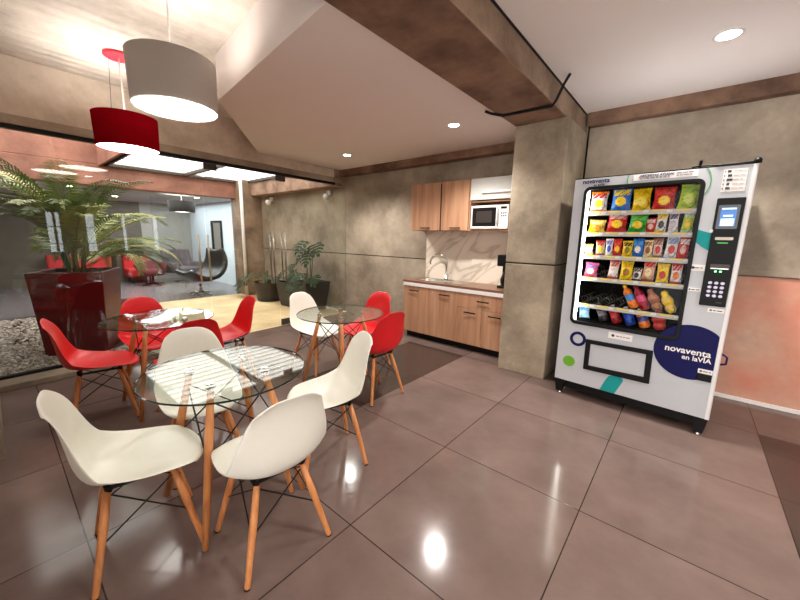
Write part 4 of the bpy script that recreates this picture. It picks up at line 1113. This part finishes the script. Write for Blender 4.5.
# control panel
cp = MB().prism_xz(rrect(.95, 1.094, 1.004, 1.76, .006), -.012, 0).build('control_panel', M['black'], vm, bevel=.003)
s = MB().ring_xz(rrect(.965, 1.075, 1.55, 1.712, .006), rrect(.979, 1.061, 1.568, 1.695, .004), -.018, -.011).build('screen_bezel', plain('glossy_black', (12, 12, 13), .12), cp)
MB().box(.978, 1.062, -.0135, -.0125, 1.567, 1.696).build('screen', M['screen'], s)
MB().box(.984, 1.056, -.0145, -.0135, 1.682, 1.692).build('screen_bar', M['screen_w'], s)
MB().box(.986, 1.054, -.0145, -.0135, 1.572, 1.62).build('screen_card', M['screen_w'], s); MB().box(.995, 1.045, -.0145, -.0135, 1.634, 1.645).build('screen_bar', M['screen_w'], s)
MB().prism_xz(rrect(.974, 1.068, 1.474, 1.494, .006), -.02, -.011).build('card_slot', M['brass'], cp)
MB().box(.99, 1.045, -.0135, -.0115, 1.45, 1.458).build('arrow_light', plain('green_arrow', (60, 170, 60), .4, emis=(60, 200, 60), es=.12), cp)
MB().prism_xz(rrect(.975, 1.078, 1.27, 1.305, .004), -.022, -.011).build('bill_reader', M['frame_dark'], cp)
MB().box(.98, 1.072, -.026, -.02, 1.272, 1.278).build('bill_lip', M['steel'], cp)
for x in (1.008, 1.034): MB().prism_xz(ell(x, 1.254, .006, .005, 12), -.014, -.0115).build('indicator', M['led'], cp)
for r in range(4):
    for c_ in range(3): MB().prism_xz(ell(.991 + .033 * c_, 1.172 - .031 * r, .0115, .0105, 18), -.017, -.0115).build('key', M['key'], cp, bevel=.001)
MB().box(1.04, 1.07, -.0135, -.0115, 1.03, 1.036).build('brand_plate', M['frame_dark'], cp)
MB().prism_xz(rrect(.938, .956, 1.526, 1.546, .004), -.014, -.002).build('lock', M['paper'], vm)
# delivery flap
MB().ring_xz([(.24, .302), (.735, .312), (.728, .592), (.236, .582)], [(.279, .345), (.692, .36), (.686, .554), (.276, .546)], -.018, 0).build('flap_frame', M['black'], vm, bevel=.004)
MB().add([(.279, -.006, .345), (.692, -.006, .36), (.686, -.006, .554), (.276, -.006, .546)], [(0, 1, 2, 3)]).build('delivery_flap', M['vm_body'], vm)
# left hinge hook, right hook, top trim
tb_ = MB().tube([(-.002, .03, 1.09), (-.035, .02, 1.07), (-.04, .02, 1.0), (-.002, .03, .97)], .007, 8); tb_.tube([(-.03, .02, 1.05), (0.0, .02, 1.03)], .006, 8); tb_.build('cable_loop', M['black'], vm, smooth=True)
MB().tube([(VW, .03, .66), (VW + .035, .02, .64), (VW + .035, .02, .59), (VW, .03, .575)], .007, 8).build('padlock_loop', M['navy'], vm, smooth=True)
tr = MB(); tr.box(0, VW, .0, .02, VT, VT + .008); tr.build('top_trim', M['black'], vm)
MB().tube([(.78, .02, VT + .015), (.84, .01, VT + .02), (.93, .0, VT + .012), (1.05, .0, VT + .014), (1.12, .0, VT + .012)], .005, 8).build('top_cable', M['black'], vm, smooth=True)
MB().lathe([(0, 0), (.02, .002), (.022, .02), (.012, .034), (0, .036)], 14, (1.115, .01, VT + .004)).build('corner_latch', M['black'], vm, smooth=True)

# ------------------------------------------------------------------ light, world, camera
W = bpy.data.worlds.new('world'); S.world = W; W.use_nodes = True
W.node_tree.nodes['Background'].inputs['Color'].default_value = (1., .965, .94, 1); W.node_tree.nodes['Background'].inputs['Strength'].default_value = 1.7
def area(name, loc, rot, sx, sy, e, col=(1, .95, .9)):
    l = bpy.data.lights.new(name, 'AREA'); l.shape = 'RECTANGLE'; l.size = sx; l.size_y = sy; l.energy = e; l.color = col
    o = bpy.data.objects.new(name, l); COL.objects.link(o); o.location = loc; o.rotation_euler = rot; return o
area('lounge_ceiling_light', (-10.5, 3.2, 2.3), (0, 0, 0), 3.5, 2, 40, (.95, .97, 1))

cam = bpy.data.cameras.new('camera'); cam.lens = 15.428; cam.sensor_width = 36; cam.sensor_fit = 'HORIZONTAL'; cam.clip_start = .02
co = bpy.data.objects.new('camera', cam); COL.objects.link(co)
co.matrix_world = Matrix(((.76431793, -.13076283, .63144215, 0), (.6445463, .12538955, -.75421319, 0), (.0194468, .98345236, .18012018, 1.45), (0, 0, 0, 1)))
S.camera = co
S.view_settings.view_transform = 'Standard'; S.view_settings.look = 'None'; S.view_settings.gamma = 1; S.view_settings.exposure = 1.55
S.view_settings.use_curve_mapping = False
S.cycles.max_bounces = 10; S.cycles.transparent_max_bounces = 24; S.cycles.use_denoising = True
S.cycles.caustics_reflective = False; S.cycles.caustics_refractive = False
S.cycles.sample_clamp_indirect = 6
